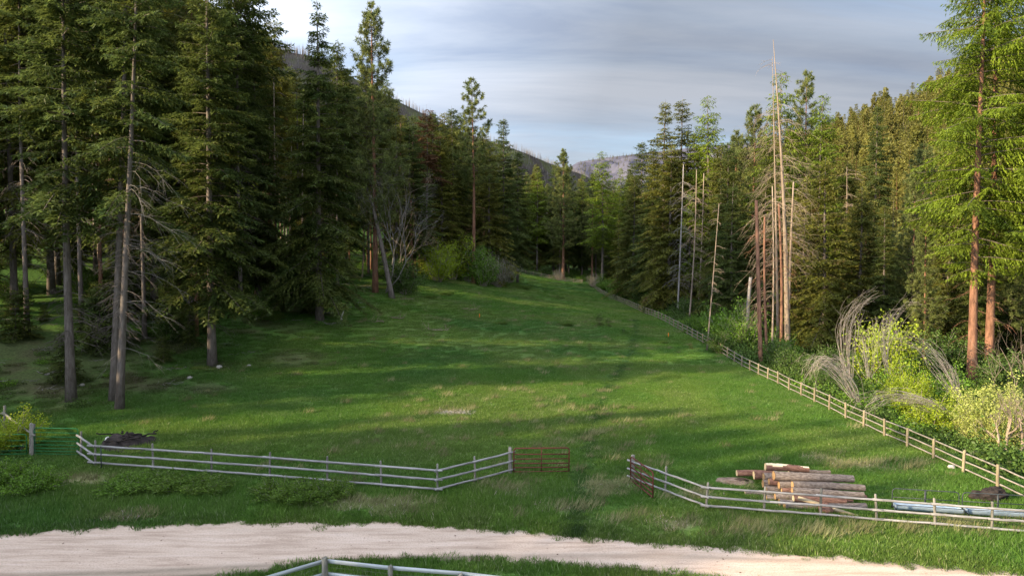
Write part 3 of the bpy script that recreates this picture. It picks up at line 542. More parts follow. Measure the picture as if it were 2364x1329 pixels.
KIND = {'fir': ('fir_tree', 'fir tree'), 'pin': ('pine_tree', 'pine tree'), 'lar': ('larch_tree', 'larch tree'), 'red': ('fir_tree', 'fir tree'), 'hil': ('fir_tree', 'fir tree')}
def tree(k, x, y, h, label, group=None, rz=None, wide=1.0, lean=(0, 0), z=None):
    tr_, cr_, _, H = (PR.get(k) or LOW.get(k)); nm, cat = KIND[k[:3]]
    if k == 'hillC': nm, cat = 'pine_tree', 'pine tree'
    z = float(terrain_z(x, y)) if z is None else z; s = h / H; sw = s * wide
    o = thing(nm, label, cat, (x, y, z - .05), random.uniform(0, 6.28) if rz is None else rz, group, (sw, sw, s))
    if lean != (0, 0):
        from mathutils import Matrix, Euler
        o.rotation_euler = (Matrix.Rotation(lean[0], 3, 'Y') @ Matrix.Rotation(-lean[1], 3, 'X') @ Matrix.Rotation(o.rotation_euler.z, 3, 'Z')).to_euler()
    obj('trunk', tr_, o); obj('crown', cr_, o); return o
HEROXY = []
SHORT = []
def hero(k, px, base, toppy, label, group=None, wide=1, lean=(0, 0), rz=None, d=None):
    """base: the pixel row of its foot (or None with a distance d); toppy: the pixel row of its tip"""
    if d is None: x, y, z = gp(px, base)
    else: x, y, z = *at(px, 600, d)[:2], 0
    z = float(terrain_z(x, y)); top = at(px, toppy, y)[2]; HEROXY.append((x, y)); SHORT.append((x, y, label))
    return tree(k, x, y, top - z, label, group, rz, wide, lean, z)

# left forest edge, front to back
hero('firC', 165, 928, -230, 'thick grey trunked fir on the mossy bank behind the green gate, with forking limbs', wide=1.0)
hero('firC', 262, 925, -300, 'fir leaning right just behind the pale leaning trunk on the left bank', lean=(.055, 0), wide=.85)
hero('firB', 490, 838, -120, 'tall dark fir with reddish trunk foot beside a pale stone at the meadow edge')
hero('firE', 738, 737, -8, 'wide skirted dark spruce with branches sweeping to the grass at the left meadow edge', wide=.92)
hero('firB', 440, 745, -60, 'dark fir with black trunk just left behind the reddish footed fir', wide=.9)
hero('firA', 595, None, 22, 'dense dark fir with broad crown rising right of the leftmost sky gap', d=88, wide=.95)
hero('firA', 550, None, -30, 'dense dark fir left of the first sky gap in the treetops', d=84, wide=.95)
hero('firD', 30, None, -260, 'slender fir with sunlit pale trunk at the left edge of the forest', d=66, wide=.8)
hero('pineB', 866, 690, 2, 'tall ponderosa pine with red trunk and tufted crown, second treetop against the sky', d=104, wide=.82)
hero('firD', 690, None, 150, 'olive green fir with pale sunlit trunk behind the wide skirted spruce', d=98, wide=.75)
hero('pineA', 1093, None, 180, 'lone slender pine with long bare red trunk above the sunlit shrubs', d=142, wide=.95)
hero('firB', 1163, None, 268, 'spire topped fir at the right end of the left forest wall', d=160, wide=.95)
hero('red', 985, None, 240, 'fir with dead rust red top above the left forest', d=135)
hero('firB', 800, None, 150, 'dark fir filling the gap between the wide skirted spruce and the tall ponderosa', d=116, wide=1.0)
hero('firD', 915, None, 235, 'olive fir just right of the tall ponderosa', d=122, wide=1.0)
hero('firB', 945, None, 285, 'dark fir between the tall ponderosa and the rust topped fir', d=128, wide=1.35)
hero('firO', 1020, None, 300, 'dark olive fir just right of the rust topped fir', d=140, wide=1.1)
hero('firA', 1068, None, 318, 'broad dark fir left against the lone slender pine', d=156, wide=1.0)
hero('firB', 1195, None, 345, 'dark fir right of the spire topped fir', d=176, wide=1.0)
hero('firO', 1045, None, 290, 'olive crowned fir between the rust topped fir and the lone slender pine', d=150)
hero('firO', 1130, None, 330, 'olive crowned fir between the lone slender pine and the spire topped fir', d=152)
# valley head
hero('larchC', 1240, None, 395, 'bright green larch left of the pine at the head of the meadow', d=238, wide=1.2)
hero('pineB', 1300, None, 342, 'broad pine with reddish trunk foot behind the far fence corner', d=222, wide=1.0)
hero('larchC', 1390, None, 346, 'bright larch with long straight bare trunk at the far fence corner', d=205, wide=1.25)
hero('larchC', 1432, None, 385, 'smaller larch just right of the straight trunked larch', d=212)
hero('firB', 1480, None, 322, 'green fir standing at the left shoulder of the right tree row', d=168, wide=1.05)
hero('firO', 1462, None, 400, 'low olive fir in front of the right tree row shoulder', d=160)
# right row
hero('firA', 1505, None, 330, 'broad dark fir below the left tall spire', d=146, wide=1.0)
hero('firO', 1545, None, 330, 'olive fir filling below the middle tall spire', d=128, wide=1.05)
hero('firB', 1600, None, 300, 'dark fir between the middle spire and the greener spire', d=134, wide=1.1)
hero('firO', 1665, None, 330, 'olive fir right of the greener spire', d=116, wide=1.0)
hero('pineB', 1695, None, 300, 'pine left of the loose pine of the right row', d=120, wide=1.0)
hero('firB', 1765, None, 330, 'dark fir behind the clump of dead trunks', d=100, wide=1.1)
hero('firA', 1690, None, 420, 'low dark fir left of the clump of dead trunks', d=98, wide=1.0)
hero('firO', 1855, None, 400, 'olive fir right behind the clump of dead trunks', d=94, wide=1.0)
hero('firO', 1950, None, 370, 'olive fir behind the short bleached spire', d=112, wide=1.1)
hero('firD', 1533, None, 228, 'left one of three tall sparse spires right of the valley gap', d=134, wide=1.05)
hero('firD', 1572, None, 222, 'middle one of three tall sparse spires right of the valley gap', d=137, wide=1.1)
hero('larchC', 1633, None, 216, 'greener right one of three tall spires right of the valley gap', d=128, wide=1.1)
hero('pineB', 1735, None, 240, 'loose pine left of the bleached dead trunk that tops the right row', d=112, wide=.85)
hero('larchC', 1800, None, 160, 'larch crown rising directly behind the bleached dead trunk', d=106, wide=1.05)
hero('pineA', 1852, None, 165, 'dark thin crowned pine just right of the bleached dead trunk', d=110, wide=.8)
hero('larchC', 1888, None, 212, 'larch with branches reaching right, last spire before the wooded hillside', d=103, wide=1.1)
hero('firO', 1905, None, 362, 'full olive fir beside the tangle of dead limbs', d=84, wide=1.05)
hero('firO', 1985, None, 430, 'full olive fir behind the arching bare stems', d=88, wide=1.1)
hero('firA', 2040, None, 480, 'dark fir behind the yellow leaved bush right of the arching stems', d=84, wide=.95)
hero('firB', 2018, None, 238, 'tall fir standing clear of the wooded hillside skyline', d=168, wide=.8)
hero('larchA', 2243, 893, -210, 'left of the two tall sunlit larches at the right edge, thick orange trunk', wide=.98)
hero('larchB', 2281, 880, -260, 'right of the two tall sunlit larches at the right edge', wide=1.0)
hero('larchB', 2420, None, -60, 'sunlit larch cut off by the right edge of the picture', d=66)
hero('pineB', 2130, None, 330, 'pine at the foot of the hill left of the two tall larches', d=120, wide=1.1)

# ------------------------------------------------------------------ forest fill
def ok_spacing(x, y, L, dmin):
    return all((x - a) ** 2 + (y - b) ** 2 > dmin ** 2 for a, b in L)
def visible(x, y, m=8): return abs(x) < y * .76 + m
PL = list(HEROXY)
kinds_l = ['firI', 'firI', 'firH', 'firI', 'firB', 'firH', 'pineA', 'firI', 'larchC', 'firI', 'firH']  # olive-heavy mix: sunlit crown patches come from needle colour
WK = {'firA': 'dense fir', 'firB': 'narrow fir', 'firD': 'thin olive fir', 'firO': 'broad olive fir'}
KW = {'fir': 'fir', 'pin': 'pine', 'lar': 'larch'}
def fill(n, box, test, kinds, hr, dmin, label, group, wide=(.8, 1.1)):
    c = 0; tries = 0
    while c < n and tries < n * 60:
        tries += 1; x = random.uniform(box[0], box[1]); y = random.uniform(box[2], box[3])
        if not test(x, y) or not visible(x, y) or not ok_spacing(x, y, PL, dmin): continue
        PL.append((x, y)); k = random.choice(kinds); tree(k, x, y, random.uniform(*hr), label(x, y, k), group, wide=random.uniform(*wide)); c += 1
    return c
NAMES = [('thick grey trunked fir', 'thick grey trunked fir'), ('fir leaning right', 'leaning grey trunk'), ('reddish trunk foot beside', 'reddish footed fir'), ('wide skirted dark spruce', 'wide skirted spruce'), ('black trunk', 'black trunked fir'), ('right of the leftmost sky', 'sky gap fir'), ('tall ponderosa', 'tall ponderosa'), ('behind the wide skirted', 'pale trunked olive fir'), ('lone slender pine with', 'lone slender pine'), ('spire topped fir at', 'spire topped fir'), ('dead rust red top', 'rust topped fir'),
         ('left of the pine at the head', 'valley head larch'), ('broad pine with reddish', 'fence corner pine'), ('long straight bare trunk', 'straight trunked larch'), ('left shoulder', 'right row shoulder fir'), ('left one of three', 'left tall spire'), ('middle one of three', 'middle tall spire'), ('greener right one', 'greener spire'), ('loose pine left', 'right row pine'), ('last spire before', 'right row end spire'), ('beside the tangle', 'full olive fir'), ('tall fir standing clear', 'skyline fir'), ('left of the two tall sunlit', 'tall larches'), ('slender fir with sunlit', 'left edge slender fir')]
class Lab(str):                                                # keeps a label within 16 words
    def __radd__(s_, a): t_ = a + str(s_); return t_ if len(t_.split()) <= 16 else t_.replace(', farther back', '')
def near_name(x, y):
    c = [(math.hypot((x / y - hx / hy) * y * 2.2, (y - hy) * .5), hx, hy, nm) for hx, hy, lb in SHORT for key, nm in NAMES if key in lb]
    _, hx, hy, nm = min(c); side = 'left' if x / y < hx / hy else 'right'; gap = abs(x / y - hx / hy) * F
    return Lab(f'{"just " if gap < 30 else "well " if gap > 80 else ""}{side} of the {nm}' + (', farther back' if y > hy + 15 else ''))
XLf = lambda y: float(np.interp(y, YL, XL))
def lab_left(x, y, k):
    w = {'firH': 'high crowned dark fir', 'firI': 'high crowned olive fir', 'firC': 'ragged dark fir', 'firB': 'narrow dark fir', 'firA': 'dense dark fir', 'firD': 'thin olive fir'}.get(k, 'red pine' if k[0] == 'p' else 'green larch')
    return f'{w} in left forest, ' + near_name(x, y)
c1 = fill(26, (-62, -31, 62, 92), lambda x, y: x < XLf(y) - 5, ['firH', 'firI', 'firH', 'firB', 'firI', 'firH'], (35, 43), 4.2, lab_left, 'forest trees on the left bank', (.8, 1.0))
c2 = fill(50, (-95, -24, 92, 150), lambda x, y: x < XLf(y) - 4 and (x > -58 or random.random() < .25), kinds_l, (28, 40), 4.4, lab_left, 'forest trees on the left bank')
c3 = fill(48, (-70, -2, 118, 225), lambda x, y: x < XLf(y) - 7, kinds_l, (34, 42), 3.8, lab_left, 'forest trees on the left bank')
c4 = fill(72, (-18, 58, 226, 290), lambda x, y: True, ['firA', 'firB', 'larchC', 'pineB', 'firD', 'firO'], (31, 40), 3.4, lambda x, y, k: WK.get(k, KW[k[:3]]) + ' in the valley head wood, ' + near_name(x, y), 'trees at the valley head')
c5 = fill(34, (30, 66, 95, 225), lambda x, y: x < 30 + (y - 60) * .22, ['firA', 'firB', 'firO', 'larchC', 'firD', 'firA'], (20, 30), 3.8, lambda x, y, k: WK.get(k, KW[k[:3]]) + ' behind the right fence, ' + near_name(x, y), 'trees behind the right fence')
c6 = fill(16, (44, 66, 66, 100), lambda x, y: x > y * .49, ['firO', 'firA', 'firO', 'pineB'], (14, 24), 4.5, lambda x, y, k: 'shorter ' + KW[k[:3]] + ' at the hill foot, ' + near_name(x, y), 'conifers at the foot of the hill')
print('fill', c1, c2, c3, c4, c5, c6, len(PL))

PR['young'] = conifer(62, 6, .03, 1.7, 90, .85, .07, M['fir'], M['bark'], dead=0, spl=.26, spw=.12, tw=.14, hang=.15, seg=.14)
def young(x, y, h, label, group): tree('young', x, y, h, label, group, wide=random.uniform(.9, 1.3))
KIND['you'] = ('fir_sapling', 'fir sapling')
x, y, z = gp(152, 880); young(x, y, 4.6, 'bushy young fir growing right behind the thick grey trunked fir', None)
n = 0
while n < 64:
    y = random.uniform(58, 112); x = random.uniform(-62, -22)
    if x < XLf(y) - 2 and visible(x, y, 3): young(x, y, random.choice([random.uniform(1.2, 4), random.uniform(3, 8)]), 'young fir in left forest understory, ' + near_name(x, y), 'young firs on the left bank'); n += 1
# wooded hillside on the right: the nearest trees one by one, the rest as one mass
hp = []
while len(hp) < 2100:
    y = random.uniform(85, 620); x = random.uniform(66, 225)
    if abs(x) < y * .78 + 8 and ok_spacing(x, y, hp[-500:], 3.2): hp.append((x, y))
hp.sort(key=lambda p: math.hypot(*p)); hk = ['hillA', 'hillB', 'hillC', 'hillA']
near = [p for p in hp if math.hypot(*p) < 175][:105]; far = hp[len(near):]
for x, y in near:
    k = random.choice(['firO', 'firD', 'pineB', 'firO', 'firB'])
    tree(k, x, y, random.uniform(12, 19), ('tall ' if k in ('firD', 'firB') else 'wide ') + ('pine' if k[0] == 'p' else 'fir') + ' on sunlit hillside, ' + near_name(x, y), 'trees on the right hillside', wide=random.uniform(.9, 1.25))
def joined(k):
    tr_, cr_, _, H = LOW[k]; import bmesh
    bm = bmesh.new(); bm.from_mesh(tr_); n0 = len(bm.faces); bm.from_mesh(cr_); bm.faces.ensure_lookup_table()
    for f in bm.faces[n0:]: f.material_index = 1
    me = bpy.data.meshes.new('far_tree'); bm.to_mesh(me); bm.free(); me.materials.append(tr_.materials[0]); me.materials.append(cr_.materials[0]); return me
JT = [joined(k) for k in LOW]
fx, fy = np.array(far).T
scatter('hillside_forest', JT, np.stack([fx, fy, terrain_z(fx, fy) - .2], 1), rng.uniform(0, 6.28, len(fx)), rng.uniform(.6, 1.15, (len(fx), 1)) * np.array([.74, .74, .95]), label='distant conifers covering the sunlit hillside on the right')
# wood beyond the head of the meadow, up the valley
q = np.stack([rng.uniform(-120, 190, 900), rng.uniform(300, 700, 900)], 1); q = q[np.abs(q[:, 0] - 20) < 60 + q[:, 1] * .25]; q = q[q[:, 0] < 66 + (q[:, 1] > 620) * 100]
scatter('valley_forest', JT, np.stack([q[:, 0], q[:, 1], terrain_z(q[:, 0], q[:, 1])], 1), rng.uniform(0, 6.28, len(q)), rng.uniform(.9, 1.4, len(q)), label='far conifers closing the valley')
q = np.stack([rng.uniform(-190, -95, 200), rng.uniform(175, 320, 200)], 1)
scatter('left_slope_forest', JT, np.stack([q[:, 0], q[:, 1], terrain_z(q[:, 0], q[:, 1])], 1), rng.uniform(0, 6.28, len(q)), rng.uniform(1.0, 1.6, len(q)), label='trees high on the slope behind the left forest')
# trees left of the frame whose shade lies across the meadow
q = [(-49, 17), (-53, 19), (-48, 25), (-43, 13), (-55, 9), (-60, 14), (-68, 9), (-63, 7), (-72, 14), (-58, 22), (-66, 22), (-47, 5), (-47, 20), (-51, 23), (-56, 15), (-61, 19), (-45, 15), (-66, 14), (-70, 20), (-74, 8), (-50, 9), (-58, 5), (-64, 0), (-44, 9), (-80, 4), (-86, 10), (-52, 1), (-76, -4), (-46, 45), (-52, 39), (-49, 43), (-55, 42), (-62, 35), (-66, 47), (-50, 16), (-58, 12), (-68, 28), (-72, 38), (-64, 12), (-54, 8), (-70, 5), (-48, 13), (-80, 32), (-78, 46), (-60, 50), (-52, 49), (-88, 26), (-92, 40), (-71, 55)]
q = np.array([p for p in q], float); zq = np.zeros(len(q))
JB = []
for k in ('firB', 'firA', 'firD'):
    LOW['tmp'] = PR[k]; JB.append(joined('tmp')); del LOW['tmp']
scatter('roadside_forest', JB, np.stack([q[:, 0], q[:, 1], terrain_z(q[:, 0], q[:, 1])], 1), rng.uniform(0, 6.28, len(q)), rng.uniform(.62, .80, len(q)), label='forest left of the meadow that shades it')

# burned trunks on the mountains
mb = MB(); mb.tube([(0, 0, -1), (0.1, 0, 6), (0, .1, 13)], [.32, .2, .05], 4); dead_limbs(mb, np.array([(0, 0, 0), (0, 0, 12.5)]), 5, 11, 7, 1.4, seed=2, r=.06, sub=0); s1 = mb.mesh('snag', M['snagfar'])
mb = MB(); mb.tube([(0, 0, -1), (0, .1, 5), (.3, 0, 9)], [.3, .22, .08], 4); s2 = mb.mesh('snag', M['snagfar'])
n = 5200; vi = rng.random(n) ** .8 * (MP.shape[0] - 2); ui = rng.random(n) * (MP.shape[1] - 1); vi[:1200] = MP.shape[0] - 2 - rng.random(1200) * 1.5
def smp(Pm, vi, ui):
    a = vi.astype(int); b = ui.astype(int); fa = (vi - a)[:, None]; fb = (ui - b)[:, None]
    return (Pm[a, b] * (1 - fb) + Pm[a, b + 1] * fb) * (1 - fa) + (Pm[a + 1, b] * (1 - fb) + Pm[a + 1, b + 1] * fb) * fa
q = smp(MP, vi, ui); scatter('burned_snags', [s1, s2], q, rng.uniform(0, 6.28, n), rng.uniform(.3, .85, n), label='burned bare trunks on the mountain behind the left forest')
n = 4200; q = smp(FP, rng.random(n) * (FP.shape[0] - 2), rng.random(n) * (FP.shape[1] - 1)); scatter('far_mountain_snags', [s1, s2] + JT[:1], q, rng.uniform(0, 6.28, n), rng.uniform(.35, .8, n), label='burned trunks and scattered conifers on the far mountain')

# ------------------------------------------------------------------ dead and bare trees
def dead_tree(label, P0, P1, r0, r1, bark='barkpale', limbs=0, L=2.5, h0=.3, h1=.95, droop=.5, seed=0, sub=3, bend=.2, side=None, group=None, k=8, lr=.03, curve=None, reach=1.0):
    P0 = np.array(P0, float); P1 = np.array(P1, float); P0[2] -= .2; n = 12; t_ = np.linspace(0, 1, n)[:, None]; T = (P1 - P0) * t_; g = np.random.default_rng(seed)
    T = T + np.stack([np.sin(t_[:, 0] * 3.14) * bend * g.uniform(-1, 1), np.sin(t_[:, 0] * 3.14) * bend * g.uniform(-1, 1), 0 * t_[:, 0]], 1)
    if curve is not None: T = T + np.array(curve) * np.sin(t_ * 3.14)
    o = thing('dead_tree', label, 'dead tree', P0, 0, group); mb = MB(); tt_ = t_[:, 0]; mb.tube(T, (r0 + (r1 - r0) * tt_) * (1 + .3 * np.exp(-tt_ * 20)), k); obj('trunk', mb.mesh('dead_trunk', M[bark], True), o)
    if limbs:
        mb = MB(); H = T[-1, 2]; dead_limbs(mb, T, H * h0, H * h1, limbs, L, droop=droop, seed=seed + 9, sub=sub, side=side, r=lr, reach=reach); obj('bare_limbs', mb.mesh('bare_limbs', M[bark]), o)
    return o
def base(px, d): x, y = at(px, 600, d)[:2]; return np.array([x, y, float(terrain_z(x, y))])
dead_tree('tall bleached dead tree, orange brown below, its bare top highest of the right row', base(1822, 84), at(1785, 92, 84), .36, .03, 'barkpale', 120, 4.8, .30, .80, .68, 5, 6, bend=.1, curve=(.35, 0, 0), lr=.026)
dead_tree('dead trunk with hooked top twigs close behind the tallest bleached trunk', base(1800, 90), at(1783, 130, 90), .22, .02, 'barkpale', 40, 2.4, .5, 1, .45, 6)
dead_tree('orange brown broken trunk without a top, left one of the dead clump', base(1760, 74), at(1746, 462, 74), .24, .18, 'barkred', 0, 1.0, .5, 1, .1, 7)
dead_tree('reddish bare trunk second from the left in the dead clump', base(1775, 78), at(1765, 500, 78), .16, .1, 'barkred', 30, 3, .3, .95, .6, 8)
dead_tree('thin pale bare trunk in the middle of the dead clump', base(1785, 80), at(1783, 430, 80), .13, .06, 'barkpale', 50, 4.2, .3, .95, .8, 9, side=3.1)
dead_tree('reddish bare trunk left against the tallest bleached trunk', base(1806, 82), at(1798, 470, 82), .2, .12, 'barkred', 24, 3, .3, .9, .6, 10)
dead_tree('pale cream bare trunk right of the tallest bleached trunk', base(1825, 88), at(1832, 420, 88), .2, .1, 'barkpale', 34, 3.2, .3, .95, .6, 11)
dead_tree('short broken grey stub left of the dead clump', base(1728, 84), at(1733, 640, 84), .28, .2, 'barkgrey', 0, seed=12)
dead_tree('pale straight bare trunk right of the three tall spires', base(1592, 112), at(1608, 392, 112), .16, .06, 'barkpale', 90, 3.0, .25, .9, .45, 13, bend=.5)
dead_tree('cream bare trunk below the greener right spire', base(1612, 122), at(1625, 400, 122), .13, .07, 'barkpale', 40, 2.4, .3, 1, .3, 14)
dead_tree('grey trunk with short bare twigs below the middle spire', base(1565, 118), at(1578, 380, 118), .18, .08, 'barkgrey', 90, 3, .2, .9, .5, 15)
dead_tree('thin leaning trunk rising from the bushes behind the right fence', base(1634, 82), at(1660, 470, 82), .1, .04, 'barkpale', 26, 1.4, .3, 1, .3, 16)
dead_tree('short bleached dead spire against the wooded hillside', base(1950, 100), at(1955, 385, 100), .2, .03, 'barkpale', 46, 2.8, .4, 1, .3, 17)
dead_tree('pale bare trunk half hidden by the full olive fir', base(1886, 96), at(1893, 420, 96), .15, .08, 'barkpale', 14, 1.6, .4, 1, .3, 18)
PR['lean'] = conifer(9, 36, .40, 3.6, 140, .5, .30, M['fir'], M['bark'], thin=.8, dead=70, ragged=.55, deadL=2.6, **FK); KIND['lea'] = ('fir_tree', 'fir tree')
lt = hero('lean', 276, 948, -230, 'nearest fir at the left, leaning right with long drooping bare limbs', lean=(.062, 0), wide=.92)
from mathutils import Matrix
mb = MB(); T = np.stack([np.linspace(0, 2.2, 12), np.zeros(12), np.linspace(0, 36, 12)], 1); dead_limbs(mb, T, 4, 18, 26, 4.6, droop=.55, seed=28, sub=7, side=.1, r=.015)
q_ = obj('bare_limbs', mb.mesh('bare_limbs', M['barkgrey']), lt); q_.matrix_parent_inverse = Matrix.LocRotScale(lt.location, lt.rotation_euler, lt.scale).inverted(); q_.location = lt.location
dead_tree('sunlit thin bare trunk left of the red pine trunk in the forest', base(640, 92), at(632, 180, 92), .2, .06, 'barkpale', 20, 2, .3, 1, .4, 20)
dead_tree('sunlit pale thin trunk right behind the wide skirted spruce', base(705, 97), at(690, 420, 97), .16, .1, 'barkpale', 10, 2, .3, 1, .4, 21)
dead_tree('rust red bare trunk standing clear behind the dark green shrub', base(952, 125), at(948, 462, 125), .3, .2, 'barkred', 12, 2.2, .8, 1, .3, 22)
dead_tree('leaning grey brown trunk in front of the tall ponderosa', base(905, 102), at(855, 450, 102), .4, .2, 'bark', 40, 3, .2, .9, .5, 23)

n = 0
while n < 20:
    y = random.uniform(80, 140); x = random.uniform(-62, -14)
    if x > XLf(y) - 3 or not visible(x, y, 2): continue
    b = np.array([x, y, float(terrain_z(x, y))]); h = random.uniform(14, 30); dead_tree('thin bare trunk in left forest, ' + near_name(x, y), b, b + np.array([random.gauss(0, .8), random.gauss(0, .8), h]), random.uniform(.11, .2), .05, random.choice(['barkpale', 'barkpale', 'barkgrey', 'barkred']), 16, 1.8, .2, 1, .35, 100 + n, 2, group='thin bare trunks in the left forest', k=6, lr=.02); n += 1
def branching(label, name, basep, tips, r0, bark, seed=0, depth=4, spread=.55, cat='bare tree', reach=.62):
    g = np.random.default_rng(seed); basep = np.array(basep, float); mb = MB()
    def grow(p, d, L, r, n):
        t_ = np.linspace(0, 1, 5)[:, None]; w = g.normal(size=3) * .11 * L; c = p + d * L * t_ + w * np.sin(t_ * 3.14) ; mb.tube(c, r * (1 - .45 * t_[:, 0]), 5 if r > .05 else 3, cap=False)
        if n == 0: return
        for q in range(g.integers(2, 4)):
            s_ = g.uniform(.45, 1); pp = c[int(s_ * 4)]; d2 = nrm(d + g.normal(size=3) * spread * .75 + np.array([0, 0, .18])); grow(pp, d2, L * g.uniform(.5, .8) * (reach / .62), r * g.uniform(.42, .62), n - 1)
    for tpt in tips:
        v = np.array(tpt) - basep; L = np.linalg.norm(v); grow(np.zeros(3), v / L, L * .62, r0, depth)
    o = thing(name, label, cat, basep); obj('limbs', mb.mesh('limbs', M[bark]), o); return o
bp_ = base(890, 106)
branching('grey bare broadleaf tree with a wide tangle of limbs before the tall ponderosa', 'bare_tree', bp_, [at(872, 440, 106), at(935, 430, 104), at(902, 410, 105)], .11, 'barkgrey', 3, 6)
branching('pale birch like bare tree with forked white limbs left of the lone slender pine', 'bare_tree', base(930, 112), [at(948, 430, 112), at(956, 450, 111)], .12, 'barkpale', 4, 6, .6)

# ------------------------------------------------------------------ shrubs
def shrub_mesh(seed, H=3, Rr=1.8, stems=22, leaves=4200, ls=.13, mat_='leafgreen', bare=.15, lean=(0, 0), flat=.6):
    g = np.random.default_rng(seed); st = MB(); lf = MB(); PP = []; DD = []
    for k in range(stems):
        a = g.uniform(0, 6.28); r = Rr * math.sqrt(g.random()); h = H * g.uniform(.55, 1.05) * (1 - .35 * (r / Rr) ** 2); tip = np.array([math.cos(a) * r + lean[0] * H, math.sin(a) * r + lean[1] * H, h]); b0 = np.array([math.cos(a), math.sin(a), 0]) * r * .25
        t_ = np.linspace(0, 1, 6)[:, None]; c = b0 + (tip - b0) * t_; c[:, :2] *= (.75 + .25 * t_); c += g.normal(size=(6, 3)) * .05 * H * t_; st.tube(c, .022 * (1 - .75 * t_[:, 0]) * (H / 3) ** .6, 3, cap=False)
        PP.append(c[2:]); DD.append(np.repeat((tip - b0)[None], 4, 0))
        for s_ in range(5):
            q = g.integers(1, 5); d = nrm(tip - b0 + g.normal(size=3) * h * .7); l = h * g.uniform(.15, .4); e = c[q] + d * l * np.linspace(0, 1, 4)[:, None]; st.tube(e, .010 * (1 - .7 * np.linspace(0, 1, 4)), 3, cap=False); PP.append(e[1:]); DD.append(np.repeat(d[None], 3, 0))
    P = np.concatenate(PP); D = nrm(np.concatenate(DD)); P, D = P[P[:, 2] > H * bare], D[P[:, 2] > H * bare]
    idx = g.integers(0, len(P), leaves); cc = np.clip(g.normal(size=len(P)) * .2 + .5, 0, 1)[idx]
    lp = P[idx] + g.normal(size=(leaves, 3)) * np.array([.17, .17, .12]) * (H / 3) ** .5; lp[:, 2] = np.abs(lp[:, 2])
    lf.leaves(lp, g.normal(size=(leaves, 3)) + np.array([0, 0, .3]), ls * g.uniform(.6, 1.3, leaves), ls * .65, c=np.clip(cc + g.normal(size=leaves) * .15, 0, 1))
    return st.mesh('shrub_stems', M['twig']), lf.mesh('shrub_leaves', M[mat_], attr=True)
SH = {'yel': shrub_mesh(41, 3.2, 1.9, 30, 9000, .12, 'leafyel'), 'grn': shrub_mesh(42, 3, 2.0, 26, 6500, .14, 'leafgreen'), 'drk': shrub_mesh(43, 3, 2.1, 26, 6500, .14, 'leafdark', .05),
      'blo': shrub_mesh(44, 4.2, 2.6, 44, 17000, .125, 'blossom', .2), 'thin': shrub_mesh(45, 3.6, 1.9, 50, 6500, .13, 'leafyel', .1), 'thg': shrub_mesh(46, 3.6, 1.9, 50, 6000, .14, 'leafgreen', .1), 'low': shrub_mesh(47, 1.3, 1.5, 40, 8000, .095, 'leafmid', .0), 'lowg': shrub_mesh(48, 1.3, 1.6, 40, 8000, .095, 'leafgreen', .0), 'bare': shrub_mesh(49, 3.2, 1.8, 120, 1400, .1, 'leafdark', .05)}
def shrub(k, px, py, s, label, group=None, d=None, sz=None, name='shrub', cat='shrub'):
    if d is None: x, y, _ = gp(px, py)
    else: x, y = at(px, 600, d)[:2]
    s = (s, s, s) if sz is None else (s, s, sz)
    o = thing(name, label, cat, (x, y, float(terrain_z(x, y)) - .08), random.uniform(0, 6.28), group, s); obj('stems', SH[k][0], o); obj('leaves', SH[k][1], o); return o
# left verge
shrub('yel', 14, None, .95, 'bright yellow green bush against the left post of the green gate', d=39.2, sz=.80)
shrub('lowg', 80, 1135, .95, 'low green bush below the bright yellow one, beside the road verge')
shrub('lowg', 10, 1120, 1.0, 'low green bush cut by the left edge below the bright yellow one')
for px, py, s, l in [(300, 1130, 1.05, 'left end'), (360, 1128, 1.1, 'second clump'), (425, 1130, 1.1, 'third clump'), (485, 1135, .9, 'right end')]: shrub('low' if px > 350 else 'lowg', px, py, s, f'low leafy bramble below the left white rails, {l} of the wide thicket', 'bramble thicket below the rails', sz=.62)
for px, py, s, l in [(645, 1150, 1.0, 'left'), (705, 1155, 1.05, 'middle'), (765, 1150, .9, 'right')]: shrub('low', px, py, s, f'dark low bush with red dead stems in front of the rails, {l} clump', 'dark bush with red dead stems', sz=.8)
